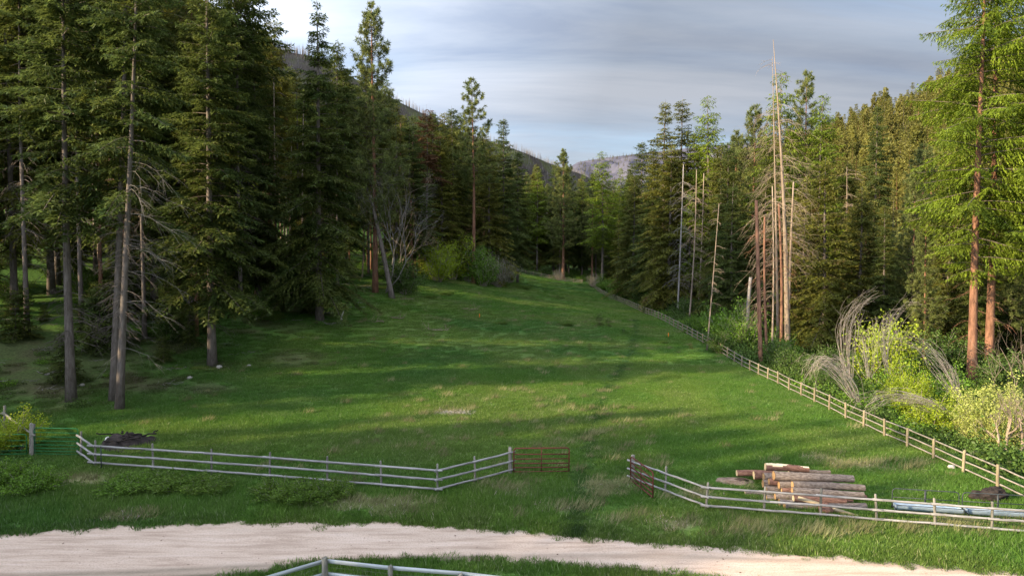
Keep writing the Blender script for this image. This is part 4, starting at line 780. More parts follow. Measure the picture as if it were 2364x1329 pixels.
# far side of the meadow
for px, py, k, s, l in [(935, 668, 'drk', 1.9, 'dark green dense shrub at the foot of the bank, left of the sunlit shrubs'), (905, 640, 'grn', 1.2, 'green shrub on the bank beside the leaning trunk'), (1010, 640, 'thin', 2.2, 'sunlit yellow green shrub with pale stems, leftmost of the row'), (1045, 632, 'thin', 2.8, 'tallest sunlit yellow green shrub at the far meadow edge'),
                        (1085, 640, 'thg', 2.6, 'green sunlit shrub under the lone slender pine'), (1115, 648, 'thg', 2.1, 'low yellow green shrub right of the lone slender pine'), (1150, 650, 'bare', 2.3, 'greyish bare stemmed shrub left of the far fence end'), (1175, 640, 'bare', 2.1, 'bare twiggy shrub touching the far fence end')]: shrub(k, px, py + 12, s, l)
for i, (px, d, k, s) in enumerate([(1215, 232, 'drk', 1.5), (1260, 225, 'drk', 1.3), (1290, 218, 'bare', 1.2), (1370, 205, 'bare', 1.4), (1400, 192, 'grn', 1.6), (1430, 178, 'grn', 2.0), (1462, 165, 'thg', 2.2), (1490, 150, 'drk', 1.7), (1520, 139, 'grn', 1.6), (1556, 128, 'drk', 1.6), (1585, 115, 'drk', 1.4), (1650, 96, 'grn', 1.6), (1690, 88, 'grn', 1.9), (1720, 84, 'thg', 1.6), (1665, 80, 'drk', .9), (1790, 74, 'drk', 1.1), (1835, 68, 'drk', 1.0), (1880, 64, 'drk', .9), (1810, 80, 'grn', 1.2), (1925, 70, 'drk', 1.3), (1900, 60, 'drk', .7), (2010, 66, 'drk', 1.3), (1960, 58, 'drk', .7), (2070, 60, 'grn', 1.3), (2340, 60, 'drk', 1.6), (2200, 72, 'drk', 1.8), (2120, 66, 'drk', 1.5), (2180, 58, 'grn', 1.3)]):
    shrub(k, px, None, s, ['leafy green shrub', 'dark dense shrub', 'bare twiggy shrub'][0 if k in ('grn', 'thg') else 1 if k == 'drk' else 2] + ' behind the right fence, ' + near_name(*at(px, 600, d)[:2]), 'undergrowth shrubs behind the right fence', d=d)
k_ = 0
while k_ < 24:
    y = random.uniform(58, 112); x = random.uniform(-60, -22)
    if x < XLf(y) - 3 and visible(x, y, 2): px_ = x / y * F + W0 / 2; shrub(random.choice(['drk', 'drk', 'low', 'thg']), px_, None, random.uniform(.5, 1.0), 'dark shrub under left forest, ' + near_name(x, y), 'shrubs under the left forest', d=y); k_ += 1
shrub('thin', 2045, None, 1.9, 'tall loose bush with yellow leaves on long bare stems right of the arching stems', d=66, sz=2.1)
shrub('yel', 2098, None, 1.1, 'bright yellow green bush above the fallen bare stems', d=54, sz=1.35)
shrub('yel', 2105, None, .9, 'bright yellow green bush left of the left tall larch trunk', d=54, sz=1.5)
shrub('yel', 2165, None, 1.0, 'round yellow bush in full sun before the tall larches', d=46, sz=1.05)
shrub('yel', 2215, None, .85, 'small yellow green bush in front of the larch trunks', d=49, sz=.9)
shrub('blo', 2320, None, 1.0, 'pale blossoming tree bush in full sun at the right edge, crooked trunk below', d=42.5, sz=1.2)
shrub('blo', 2390, None, 1.0, 'pale blossoming bush cut off by the right edge', d=42, sz=1.2)
shrub('blo', 2255, None, .6, 'small pale blossoming bush below the larch trunks', d=44, sz=.65)
branching('crooked sunlit trunk with bare twigs beneath the pale blossoms', 'bare_tree', base(2347, 40), [at(2330, 900, 40.5), at(2364, 900, 40), at(2290, 960, 40)], .10, 'barkpale', 8, 5, .6)
branching('bare grey branch forking above the pale blossoms at the right edge', 'bare_tree', base(2385, 43), [at(2335, 760, 43), at(2360, 720, 43)], .045, 'barkpale', 9, 4, .4)

def arcs(label, pts, d, n, spread, seed, r=.017, dj=1.2):           # bundle of bent over bare stems
    g = np.random.default_rng(seed); C = np.array([at(px, py, d + dd) for px, py, dd in pts]); b0 = C[0].copy(); b0[2] = float(terrain_z(b0[0], b0[1])); mb = MB(); n = int(n * .85); t_ = np.linspace(0, 1, 14)
    tk = np.linspace(0, 1, len(C)); base_c = np.stack([np.interp(t_, tk, C[:, a]) for a in range(3)], 1)
    for _ in range(3): base_c[1:-1] = (base_c[:-2] + 2 * base_c[1:-1] + base_c[2:]) / 4
    for k in range(n):
        o_ = g.normal(size=3) * spread * np.array([1, dj, .6]); o2 = g.normal(size=3) * spread * .9; c = base_c + o_ * (.35 + 1.1 * t_[:, None]) + o2 * 1.3 * np.sin(t_[:, None] * g.uniform(2, 6)) + g.normal(size=(14, 3)) * .05; q = g.uniform(.45, 1.08); m_ = np.clip(int(14 * q), 6, 14)
        c[:, 2] -= g.uniform(0, .35) * t_ ** 2 * abs(spread) * 2; mb.tube(c[:m_] - b0, r * (1 - .8 * t_[:m_]), 3, cap=False)
        for s_ in range(3):
            i_ = g.integers(m_ // 2, m_); dd = nrm(c[min(i_, 13)] - c[i_ - 1] + g.normal(size=3) * .16 + np.array([0, 0, -.12])); e = c[i_ - 1] - b0 + dd * g.uniform(.5, 1.3) * np.linspace(0, 1, 4)[:, None]; mb.tube(e, r * .45 * (1 - .6 * np.linspace(0, 1, 4)), 3, cap=False)
    o = thing('bent_sapling_clump', label, 'bare shrub', b0); obj('stems', mb.mesh('bent_stems', M['twig']), o)
arcs('tall clump of grey stems arching over to the right above the fence', [(1962, 890, 0), (1950, 800, 0), (1958, 730, 0), (1985, 690, 0), (2018, 668, 0)], 58, 34, .32, 1)
arcs('grey stems arching left into a tangle low behind the fence', [(1990, 950, 0), (1955, 880, 0), (1920, 835, 0), (1885, 815, 0), (1862, 850, 0), (1870, 880, 0)], 53, 40, .30, 2)
arcs('pale bundle of fallen stems arching left beside the fence', [(2245, 1000, 0), (2180, 950, 0), (2120, 915, 0), (2050, 905, 0), (2000, 925, 0), (1995, 950, 0)], 46, 46, .26, 3)
arcs('pale upright stems crossing in front of the bright yellow bush', [(2215, 920, 0), (2190, 870, 0), (2160, 820, 0), (2110, 785, 0), (2060, 770, 0)], 50, 30, .30, 4)
arcs('thin grey stems bending left below the tall yellow leaved bush', [(2050, 860, 0), (2040, 800, 0), (2050, 740, 0), (2085, 700, 0), (2110, 690, 0)], 60, 24, .42, 5)
arcs('grey stems standing between the two arching clumps', [(2005, 870, 0), (2000, 800, 0), (1995, 760, 0), (2010, 720, 0)], 57, 18, .38, 6)

# leafy ground cover behind the right fence and under the trees
def cover(n, size, hh, m_):
    mb = MB(); P = rng.uniform(-size, size, (n, 3)); P[:, 2] = np.abs(rng.normal(size=n)) * hh * (.4 + fbm(P[:, 0], P[:, 1], 2, 3)); mb.leaves(P, rng.normal(size=(n, 3)) + np.array([0, 0, .8]), .17, .11, c=rng.random(n)); return mb.mesh('cover', M[m_], attr=True)
cv = [cover(700, 1.2, .35, 'leafdark'), cover(600, 1.2, .5, 'leafdark'), cover(600, 1.1, .3, 'leafgreen')]
P = np.concatenate([field(25.6, 60, 34, 120, 1.7), field(25.6, 50, 120, 215, 2.4), field(-30, 55, 222, 262, 2.6)]); x, y = P.T; ok = (np.abs(x) < y * .78 + 4) & (x > np.where(y > 216, -60, 26.3)); x, y = x[ok], y[ok]
ok = rng.random(len(x)) < .85; x, y = x[ok], y[ok]; scatter('undergrowth', cv, np.stack([x, y, terrain_z(x, y)], 1), rng.uniform(0, 6.28, len(x)), rng.uniform(.7, 1.5, len(x)), label='leafy ground cover behind the right fence')
P = field(-60, 0, 48, 200, 2.6); x, y = P.T; ok = (x < np.interp(y, YL, XL) - 2) & (np.abs(x) < y * .78 + 4) & (rng.random(len(x)) < .35); x, y = x[ok], y[ok]
scatter('forest_floor_plants', cv, np.stack([x, y, terrain_z(x, y)], 1), rng.uniform(0, 6.28, len(x)), rng.uniform(.3, .7, len(x)), label='low plants under the trees on the left bank')
mb = MB()
for k in range(9):
    a = rng.uniform(0, 6.28); p = rng.uniform(-1, 1, 2); l = rng.uniform(.6, 1.8); t_ = np.linspace(0, 1, 4)[:, None]; mb.tube(np.array([*p, .05]) + np.array([math.cos(a) * l, math.sin(a) * l, rng.uniform(0, .3)]) * t_ + rng.normal(size=(4, 3)) * .05, .02, 3, cap=False)
st = mb.mesh('sticks', M['barkgrey']); q = np.stack([rng.uniform(-50, -14, 130), rng.uniform(52, 118, 130)], 1); q = q[q[:, 0] < np.interp(q[:, 1], YL, XL) + 3]
scatter('fallen_sticks', [st], np.stack([q[:, 0], q[:, 1], terrain_z(q[:, 0], q[:, 1]) + .04], 1), rng.uniform(0, 6.28, len(q)), rng.uniform(.5, 1.2, len(q)), label='small dead sticks littering the left bank')

# ------------------------------------------------------------------ fences
def post_mesh(r, h, m_, sides=8, sq=False, seed=0):
    mb = MB(); g = np.random.default_rng(seed)
    if sq: mb.box((0, 0, h / 2 - .15), (r * 2, r * 2, h + .3))
    else:
        z = [-.3, 0, h * .5, h - .02, h]; mb.tube([(g.normal() * .006, g.normal() * .006, a) for a in z], [r * 1.05, r * 1.03, r, r * .97, r * .82], sides)
    return mb.mesh('fence_post', M[m_], not sq)
def rail_mesh(L, r, m_, flat=None, seed=0):
    mb = MB(); g = np.random.default_rng(seed)
    if flat: mb.box((L / 2, 0, 0), (L, flat[0], flat[1]))
    else: xs_ = np.linspace(-.10, L + .10, 6); mb.tube([(a, g.normal() * .006, g.normal() * .005 - .006 * math.sin(i / 5 * 3.14)) for i, a in enumerate(xs_)], np.linspace(r * 1.1, r * .85, 6) * (1 + g.normal(size=6) * .03), 7)
    return mb.mesh('fence_rail', M[m_], not flat)
def orient(o, a, b):
    a = Vector(a); b = Vector(b); o.location = a; o.rotation_mode = 'QUATERNION'; o.rotation_quaternion = (b - a).to_track_quat('X', 'Z')
def fence(name, label, pts, postr, posth, rails, railr, pm_, rm_, thick=(), off=0.0, group=None, flat=None, jit=.03, sq=False, skip=(), base0=None):
    p0 = Vector(pts[0] if base0 is None else base0); o = thing(name, label, 'fence', p0, 0, group)
    pv = [post_mesh(postr, posth, pm_, seed=k, sq=sq) for k in range(3)]; tk = post_mesh(postr * 1.9, posth * 1.02, pm_, 10); rv = [rail_mesh(1.0, railr, rm_, flat, k) for k in range(5)]
    for i, p in enumerate(pts):
        c = obj('post', tk if i in thick else random.choice(pv), o); c.location = Vector(p) - p0; c.rotation_euler = (random.gauss(0, jit * .5), random.gauss(0, jit), random.uniform(0, 6) if not sq else 0)
        c.scale.z = random.uniform(.95, 1.05)
    for i in range(len(pts) - 1):
        if i in skip: continue
        a, b = Vector(pts[i]) - p0, Vector(pts[i + 1]) - p0; d = b - a; nn = Vector((d.y, -d.x, 0)).normalized() * off
        for h in rails:
            e = a + nn + Vector((0, 0, h + random.gauss(0, .004))); f_ = b + nn + Vector((0, 0, h + random.gauss(0, .004))); r = obj('rail', random.choice(rv), o); orient(r, e, f_); r.scale = ((f_ - e).length, 1, 1)
    return o
G = lambda px, py: (lambda q: (q[0], q[1], float(terrain_z(q[0], q[1]))))(gp(px, py))
def straight(P, keys):                                          # heights run evenly between the key posts
    P = [list(p) for p in P]
    for a, b in zip(keys[:-1], keys[1:]):
        for i in range(a + 1, b): w = math.dist(P[i][:2], P[a][:2]) / math.dist(P[b][:2], P[a][:2]); P[i][2] = P[a][2] + (P[b][2] - P[a][2]) * w
    return [tuple(p) for p in P]
FL = straight([G(*p) for p in [(187, 1054), (220, 1076), (354, 1086), (489, 1097), (623, 1107), (756, 1118), (881, 1128), (1010, 1138), (1097, 1115), (1178, 1093)]], (0, 1, 7, 9))
fence('rail_fence', 'weathered white rail fence from the green gate to the left red gate', FL, .055, 1.42, (.24, .70, 1.16), .058, 'postgrey', 'wood', thick=(9,), off=.11, skip=())
FR = straight([G(*p) for p in [(1459, 1110), (1535, 1140), (1630, 1176), (1763, 1187), (1894, 1197), (2024, 1208), (2159, 1218), (2290, 1229), (2425, 1240), (2570, 1252)]], (0, 2, 9))
fence('rail_fence', 'weathered white rail fence from the right red gate past the log pile', FR, .055, 1.30, (.22, .62, 1.06), .052, 'postgrey', 'wood', thick=(0,), off=.11)
FG = [gp(*p) for p in [(745, 1400)]]
def atz(px, py, z): r = ray(px, py); k = (z - CAMZ) / r[2]; return np.array([0, 0, CAMZ]) + r * k
NF = [atz(p, q_, 1.32) for p, q_ in [(330, 1420), (520, 1357), (750, 1289), (902, 1306), (1062, 1321), (1215, 1336), (1375, 1350)]]; NF = [(a[0], a[1], float(terrain_z(a[0], a[1]))) for a in NF]
nf = fence('board_fence', 'grey board and wire fence cut by the bottom edge of the picture', NF, .085, 1.30, (.30, .74, 1.20), .04, 'postgrey', 'board', thick=(), off=-.10, flat=(.035, .13))
nf.children[2].scale = (1.25, 1.25, 1.06)
mb = MB(); p0 = np.array(NF[0])
for a, b_ in zip(NF[:-1], NF[1:]):
    a = np.array(a) - p0; b_ = np.array(b_) - p0; L = np.linalg.norm(b_ - a); nn = np.array([(b_ - a)[1], -(b_ - a)[0], 0]) / L * -.13
    for h in np.arange(.08, 1.16, .15): mb.tube([a + nn + (0, 0, h), b_ + nn + (0, 0, h)], .0035, 3, cap=False)
    for s_ in np.arange(.05, L, .16): p = a + (b_ - a) * s_ / L + nn; mb.tube([p + (0, 0, .05), p + (0, 0, 1.16)], .003, 3, cap=False)
obj('wire_mesh', mb.mesh('wire_mesh', M['wire']), nf)['kind'] = 'stuff'
# long fence along the right side of the meadow
q = []; yy = 26.2
while yy < 214: x = 24.35 + .15 * math.sin(yy / 11); q.append((x, yy, float(terrain_z(x, yy)))); yy += 2.55
fence('rail_fence', 'long tan post and rail fence running along the right side of the meadow', q, .075, 1.20, (.20, .62, 1.05), .042, 'posttan', 'railtan', off=.10, jit=.015)
cx_, cy_ = q[-1][0], q[-1][1]; q2 = [(cx_ - k * 2.5, cy_ + k * 1.3 + .004 * k * k, 0) for k in range(0, 12)]; q2 = [(a, b_, float(terrain_z(a, b_))) for a, b_, _ in q2]
fence('rail_fence', 'short far stretch of post and rail fence across the head of the meadow', q2[1:], .075, 1.25, (.25, .65, 1.08), .05, 'posttan', 'railtan', off=.10, jit=.015)
# left of the green gate
p1 = G(12, 1045); yg = FL[0][1] + .1; p2 = (at(75, 1060, yg)[0], yg, FL[0][2]); p1 = (at(12, 1000, 42.5)[0], 42.5, 0); p1 = (*p1[:2], float(terrain_z(*p1[:2]))); p00 = (p1[0] - 2.6, p1[1] + 1.2, 0); p00 = (*p00[:2], float(terrain_z(*p00[:2])))
fence('rail_fence', 'short grey rail fence running left from the green gate post', [p00, p1, p2], .08, 1.75, (1.25,), .06, 'postgrey', 'postgrey', thick=(2,), off=0)

# gates
def gate(label, A, B, h, bars, m_, uprights=(), r=.022, z0=.12, corner=.14, name='metal_gate'):
    A = Vector(A); B = Vector(B); L = (B - A).length; o = thing(name, label, 'gate', A); o.rotation_mode = 'QUATERNION'; o.rotation_quaternion = (B - A).to_track_quat('X', 'Z')
    c = corner; arc = [(c - c * math.cos(a), h - c + c * math.sin(a)) for a in np.linspace(0, math.pi / 2, 5)]
    pts = [(0, z0)] + arc + [(L - x_, z_) for x_, z_ in reversed(arc)] + [(L, z0)]; mb = MB(); mb.tube([(x_, 0, z_) for x_, z_ in pts], r * 1.15, 7); mb.tube([(0, 0, z0), (L, 0, z0)], r * 1.05, 7); obj('gate_frame', mb.mesh('gate_frame', M[m_], True), o)
    mb = MB(); mb.tube([(0, 0, 0), (L / 2, 0, 0), (L, 0, 0)], r, 6); bm_ = mb.mesh('gate_bar', M[m_], True)
    for z_ in bars: q_ = obj('bar', bm_, o); q_.location = (0, 0, z_)
    for u in uprights: mb = MB(); mb.box((u * L, 0, (z0 + h) / 2), (.05, .03, h - z0)); obj('upright', mb.mesh('upright', M[m_]), o)
    return o
ph = FL[-1]; A = (ph[0] + .18, ph[1] - .05, ph[2]); B = at(1313, 1096, 36.3); B = (B[0], B[1] - .1, ph[2] - .03)
gate('rusty red metal gate standing closed beside the left gate post', A, B, 1.38, (.34, .56, .80, 1.05), 'red', (.5,), .030)
ph = FR[0]; A = (ph[0] - .10, ph[1] - .14, ph[2]); B = gp(1507, 1154); B = (B[0], B[1], ph[2] - .02)
gate('rusty red metal gate swung open in front of the right rails', A, B, 1.32, (.34, .55, .78, 1.02), 'red', (.48,), .030)
ph = FL[0]; B = (ph[0] - .14, ph[1] - .02, ph[2] - .05); A = (p2[0] + .16, p2[1] - .05, p2[2] - .02)
gate('green metal gate with seven bars behind the bright yellow bush', A, B, 1.62, (.30, .47, .66, .88, 1.12, 1.36), 'green', (), .02, .14)
A2 = (p2[0] - .2, p2[1] - .15, p2[2]); gate('second green metal gate mostly hidden behind the bright yellow bush', (A2[0] - 2.2, A2[1] - .1, A2[2]), A2, 1.25, (.33, .6, .9), 'green', (), .02, .14)
mb = MB(); mb.box((0, 0, .6), (.045, .03, 1.3)); b_ = G(234, 1082); tag(obj('steel_post', mb.mesh('steel_post', M['steel'])), 'thin black steel post behind the rails at the left corner post', 'post').location = b_

# cattle feeders behind the right rails
def feeder(label, x0, y0, x1, y1):
    A = Vector((x0, y0, float(terrain_z(x0, y0)))); B = Vector((x1, y1, float(terrain_z(x1, y1)))); L = (B - A).length; o = thing('feed_bunk', label, 'cattle feeder', A); o.rotation_mode = 'QUATERNION'; o.rotation_quaternion = (B - A).to_track_quat('X', 'Z')
    for yb in (-.28, .28):
        mb = MB(); c = .16; h = 1.02 if yb > 0 else .98
        if yb > 0: arc = [(c - c * math.cos(a), h - c + c * math.sin(a)) for a in np.linspace(0, math.pi / 2, 5)]; mb.tube([(x_, yb, z_) for x_, z_ in [(0, 0)] + arc + [(L - x_, z_) for x_, z_ in reversed(arc)] + [(L, 0)]], .022, 7); mb.tube([(0, yb, .62), (L, yb, .62)], .018, 6)
        else: mb.tube([(0, yb, 0), (0, yb, .44), (L, yb, .44), (L, yb, 0)], .022, 7)
        obj('frame', mb.mesh('feeder_frame', M['steel'], True), o)
    mb = MB(); mb.box((L / 2, .30, .55), (.075, .03, .92)); obj('upright', mb.mesh('upright', M['steel']), o)
    mb = MB(); th = np.linspace(math.pi, 2 * math.pi, 9); n = 24; xs_ = np.linspace(.03, L - .03, n); V = np.array([(x_, .27 * math.cos(a) * s_, .40 + .27 * math.sin(a) * s_) for s_ in (1, .985) for x_ in xs_ for a in th]); Q = []
    for s_ in range(2):
        for i in range(n - 1):
            for j in range(8): a = s_ * n * 9 + i * 9 + j; Q.append((a, a + 1, a + 10, a + 9))
    mb.add(V, Q=Q)
    for x_ in (.03, L - .03): mb.add([(x_, 0, .40)] + [(x_, .268 * math.cos(a), .40 + .268 * math.sin(a)) for a in th], T=[(0, j, j + 1) for j in range(1, 9)])
    obj('trough', mb.mesh('trough', M['galv'], True), o)
    mb = MB(); mb.box((0, .02, .25), (.05, .5, .05)); mb.box((L, .02, .25), (.05, .5, .05)); obj('end_brace', mb.mesh('end_brace', M['steel']), o)
    mb = MB(); mb.box((.0, -.31, .68), (.03, .02, .09)); 
a = at(2064, 1180, 30.6); b_ = at(2223, 1190, 30.0); feeder('dark framed feeder with galvanised trough, left one behind the right rails', a[0], 30.6, b_[0], 30.1)
a = at(2228, 1190, 30.0); b_ = at(2400, 1200, 29.5); feeder('dark framed feeder with galvanised trough, right one in front of the charred stump', a[0] + .06, 30.1, b_[0], 29.6)

# ------------------------------------------------------------------ log pile
LOGM = {}
def log(label, u0, v0, u1, v1, dia, d0, d1, bark='logbark', cutm='cut', z=None, dia1=None, group='logs in the pile'):
    d1 = d0 - .12
    c = lambda u, v: (1660 + u / 6.221, 1050 + v / 6.221)
    A = at(*c(u0, v0), d0); B = at(*c(u1, v1), d1); r0 = dia / 6.221 / 2 * d0 / F; r1 = (dia1 or dia * .85) / 6.221 / 2 * d1 / F
    if z is not None: A[2] = z + r0; B[2] = z + r1
    A[2] = max(A[2], r0 * .9); B[2] = max(B[2], r1 * .9)
    L = np.linalg.norm(B - A); o = thing('log', label, 'log', A, 0, group); o.rotation_mode = 'QUATERNION'; o.rotation_quaternion = (Vector(B) - Vector(A)).to_track_quat('X', 'Z')
    g = np.random.default_rng(int(u0 + v0 * 7)); n, k = 22, 16; t_ = np.linspace(0, 1, n); th = np.arange(k) * 2 * math.pi / k; r = (r0 + (r1 - r0) * t_)[:, None] * (1 + .05 * g.normal(size=(1, k)) * 0 + .035 * g.normal(size=(n, k)) + .03 * np.sin(th * 2 + g.uniform(0, 6))[None])
    V = np.stack([np.repeat((t_ * L)[:, None], k, 1), r * np.cos(th), r * np.sin(th) + .02 * np.sin(t_ * 5 + g.uniform(0, 6))[:, None]], -1); i = np.arange(n - 1)[:, None] * k; j = np.arange(k)[None]; j2 = (j + 1) % k; mb = MB()
    Q = np.stack([i + j, i + j2, i + k + j2, i + k + j], -1).reshape(-1, 4); mi = np.zeros(len(Q), int)
    mats = [M[bark]]
    if bark == 'peeled': mats = [M['peeled'], M['logred']]; tq = np.repeat(t_[:-1], k); tj = np.tile(th, n - 1); pe = (np.sin(tj + .9) + .35 * np.sin(tq * 7) - 1.1 * np.exp(-((tq - .62) / .12) ** 2)); mi = (pe < .12).astype(int)
    mb.add(V, Q=Q); mb.qm = [mi]; me = mb.mesh('log_bark', mats, True)
    for kk in range(3):
        pass
    obj('bark', me, o)
    for e, rr in ((0, V[0]), (-1, V[-1])):
        mb = MB(); ctr = rr.mean(0) + np.array([-.012 if e == 0 else .012, 0, 0]); ring = (rr - rr.mean(0)) * .93 + rr.mean(0) + np.array([-.008 if e == 0 else .008, 0, 0]); mb.add(np.concatenate([[ctr], ring]), T=[(0, 1 + (q + (1 if e == 0 else 0)) % k, 1 + (q + (0 if e == 0 else 1)) % k) for q in range(k)])
        obj('cut_end', mb.mesh('cut_end', M[cutm]), o)
    return o
log('half peeled pale log lying on top of the pile', 665, 165, 1285, 200, 112, 33.7, 33.4, 'peeled', 'cutpale', dia1=80)
log('grey log behind the half peeled one, right end showing', 1000, 225, 1595, 245, 62, 35.0, 34.8, 'logbark', 'cutpale', dia1=60)
log('pale ended reddish log lying farthest left behind the pile', 255, 252, 900, 268, 96, 35.2, 35.0, 'logred', 'cutpale', dia1=80)
log('reddish log with pale end second from the left behind the pile', 500, 290, 1050, 300, 122, 34.6, 34.4, 'logred', 'cutpale')
log('grey log just under the left end of the half peeled one', 640, 308, 1400, 330, 122, 33.5, 33.2, 'logbark', 'cut')
log('longest grey log near the top of the pile with orange left end', 785, 290, 1925, 345, 140, 32.9, 32.2, 'logbark', 'cut', dia1=104)
log('log showing only its orange end at the left of the pile', 630, 405, 1200, 430, 118, 33.2, 32.9, 'logbark', 'cut')
log('reddish short looking log under the longest one', 715, 380, 1500, 410, 98, 33.0, 32.6, 'logred', 'cut')
log('log with bright orange end left of the second row', 860, 425, 1700, 455, 110, 32.6, 32.1, 'logbark', 'cut')
log('thick grey brown log in the second row, right end far out', 1055, 420, 2085, 468, 112, 32.2, 31.5, 'logbark', 'cut')
log('grey log with split orange bark at its left end, third row', 1050, 512, 2075, 566, 98, 31.9, 31.2, 'logbark', 'cut')
log('silvery log behind the fence post at the left of the pile', 680, 488, 1400, 520, 84, 32.9, 32.5, 'logbark', 'cut')
log('narrow reddish log between the third row ends', 900, 500, 1500, 520, 66, 32.4, 32.0, 'logred', 'cut')
log('short pale log lying on the grass left of the pile', 372, 542, 770, 562, 78, 33.0, 32.8, 'logbark', 'cutpale', z=0)
log('log with orange end just below the middle of the pile', 805, 582, 1600, 615, 98, 32.0, 31.5, 'logbark', 'cut')
log('red brown log behind the leaning planks', 1068, 620, 1815, 668, 102, 31.5, 31.0, 'logred', 'cutpale', dia1=104)
log('silvery lower log at the left end of the pile', 680, 640, 1400, 690, 90, 32.3, 31.9, 'logbark', 'cut')
log('lower log with orange end left of the front ground log', 865, 705, 1500, 740, 108, 31.6, 31.2, 'logbark', 'cut')
log('front log on the ground with orange left end and bark at right', 940, 745, 2105, 818, 108, 31.1, 30.5, 'logbark', 'cut', dia1=118)
log('small reddish log end low at the right of the pile', 1500, 670, 1920, 696, 70, 31.9, 31.7, 'logred', 'cut', z=.05)
log('dark log end between the third row and the red brown log', 1300, 600, 2110, 640, 84, 32.5, 31.9, 'logred', 'cut')
log('buried log at the heart of the pile', 760, 520, 1650, 560, 110, 33.8, 33.4, 'logbark', 'cut', z=.0)
log('buried log at the back of the pile', 700, 480, 1600, 500, 110, 34.4, 34.0, 'logbark', 'cut', z=.0)
log('buried log low in the middle of the pile', 900, 640, 1800, 680, 100, 32.7, 32.3, 'logred', 'cut', z=.0)
def plank(label, a, b, da, db, w, th, group='planks before the pile'):
    A = at(*a, da); B = at(*b, db); mb = MB(); L = np.linalg.norm(B - A); mb.box((L / 2, 0, 0), (L, th, w)); o = obj('plank', mb.mesh('plank', M['plank'])); tag(o, label, 'plank', group); o.location = A; o.rotation_mode = 'QUATERNION'; o.rotation_quaternion = (Vector(B) - Vector(A)).to_track_quat('X', 'Z')
plank('upper tan plank leaning against the logs, sloping down to the right', (1842, 1148), (1915, 1170), 30.9, 30.5, .16, .05)
plank('lower tan plank resting on the grass at the right of the planks', (1905, 1168), (2005, 1200), 30.5, 29.9, .17, .05)
plank('grey board lying flat below the pile', (1770, 1181), (1830, 1185), 31.0, 30.8, .04, .12)
plank('thin board lying in the grass at the lower right of the pile', (1940, 1186), (2030, 1202), 30.6, 30.3, .05, .14)

def lump(name, label, cat, loc, r, m_, seed=0, sq=(1, 1, .6), rough_=.3, group=None, n=14, kind=None):
    g = np.random.default_rng(seed); u, v = np.meshgrid(np.linspace(0, 2 * math.pi, n * 2, endpoint=False), np.linspace(-math.pi / 2, math.pi / 2, n)); d = 1 + rough_ * (fbm(u * 1.9 * (np.cos(v) + .2) + seed * 9, v * 2.1 + seed, 4, seed) - .5) * 2
    V = np.stack([np.cos(u) * np.cos(v) * d, np.sin(u) * np.cos(v) * d, np.sin(v) * d], -1) * r * np.array(sq); mb = MB(); i = np.arange(n - 1)[:, None] * n * 2; j = np.arange(n * 2)[None]; j2 = (j + 1) % (n * 2); mb.add(V, Q=np.stack([i + j, i + j2, i + n * 2 + j2, i + n * 2 + j], -1).reshape(-1, 4))
    o = obj(name, mb.mesh(name, M[m_], False)); o.location = loc; tag(o, label, cat, group, kind); return o
s_ = at(1908, 1185, 30.4); lump('stump', 'dark weathered stump half hidden behind the rails at the planks', 'stump', (s_[0], 30.5, .22), .3, 'logred', 4, (1.1, .8, 1))
# burn pile
c0 = gp(292, 1022); z0 = float(terrain_z(c0[0], c0[1])); o = thing('burn_pile', 'black ash mound with charred sticks behind the left rails', 'burn pile', (c0[0], c0[1], z0))
nx = 40; a_, b2 = np.meshgrid(np.linspace(-1, 1, nx), np.linspace(-1, 1, nx)); rr = np.sqrt(a_ ** 2 + b2 ** 2); hgt = sm(1.0, .2, rr + (fbm(a_ * 3, b2 * 3, 3, 4) - .5) * .6) * .55 * (.6 + .8 * fbm(a_ * 5 + 3, b2 * 5, 4, 9)) - .06
obj('ash_mound', grid_mesh('ash_mound', a_ * 1.9, b2 * 1.9, hgt, M['ash'], smooth=False), o)
g = np.random.default_rng(5)
for k in range(16):
    a = g.uniform(0, 6.28); p = g.normal(size=2) * .75; l = g.uniform(.4, 1.1); mb = MB(); t_ = np.linspace(0, 1, 5)[:, None]; mb.tube(np.array([0, 0, 0]) + np.array([math.cos(a) * l, math.sin(a) * l, g.uniform(-.05, .15)]) * t_ + g.normal(size=(5, 3)) * .02, g.uniform(.03, .07), 6); q_ = obj('charred_stick', mb.mesh('charred_stick', M['char'] if k > 0 else M['white'], False), o); q_.location = (p[0], p[1], .42)
c0 = at(2285, 1176, 32.3); c0[2] = 0
lump('charred_stump', 'charred fallen stump with roots behind the right feeder', 'stump', (c0[0], 32.3, .20), .62, 'char', 8, (1.35, .7, .62), .55, n=22)
# dirt hole beside the logs
x, y, z = gp(1700, 1110); z = float(terrain_z(x, y)); lump('dirt_mound', 'pinkish bare dirt mound around a dug hole left of the logs', 'dirt mound', (x - .15, y - .1, z - .03), .85, 'dirt', 5, (1.15, .75, .17), .3, n=20)
lump('animal_hole', 'dark dug hole in the bare dirt left of the logs', 'hole', (x + .15, y - .12, z + .055), .42, 'hole', 6, (1, .5, .17), .4)
for px, py, r, l in [(506, 846, .28, 'pale stone at the foot of the reddish footed fir'), (574, 845, .2, 'small pale stone in the grass right of the reddish footed fir'), (438, 868, .22, 'small pinkish stone on the left bank'), (2196, 1082, .22, 'pale stone at the foot of a tan post of the right fence'), (108, 865, .22, 'pale stone on the mossy bank left of the thick grey trunk'), (190, 885, .18, 'small stone just right of the thick grey trunk')]:
    x, y, z = gp(px, py); lump('stone', l, 'stone', (x, y, float(terrain_z(x, y)) + r * .3), r, 'rock', int(px), (1, .8, .7), .35)
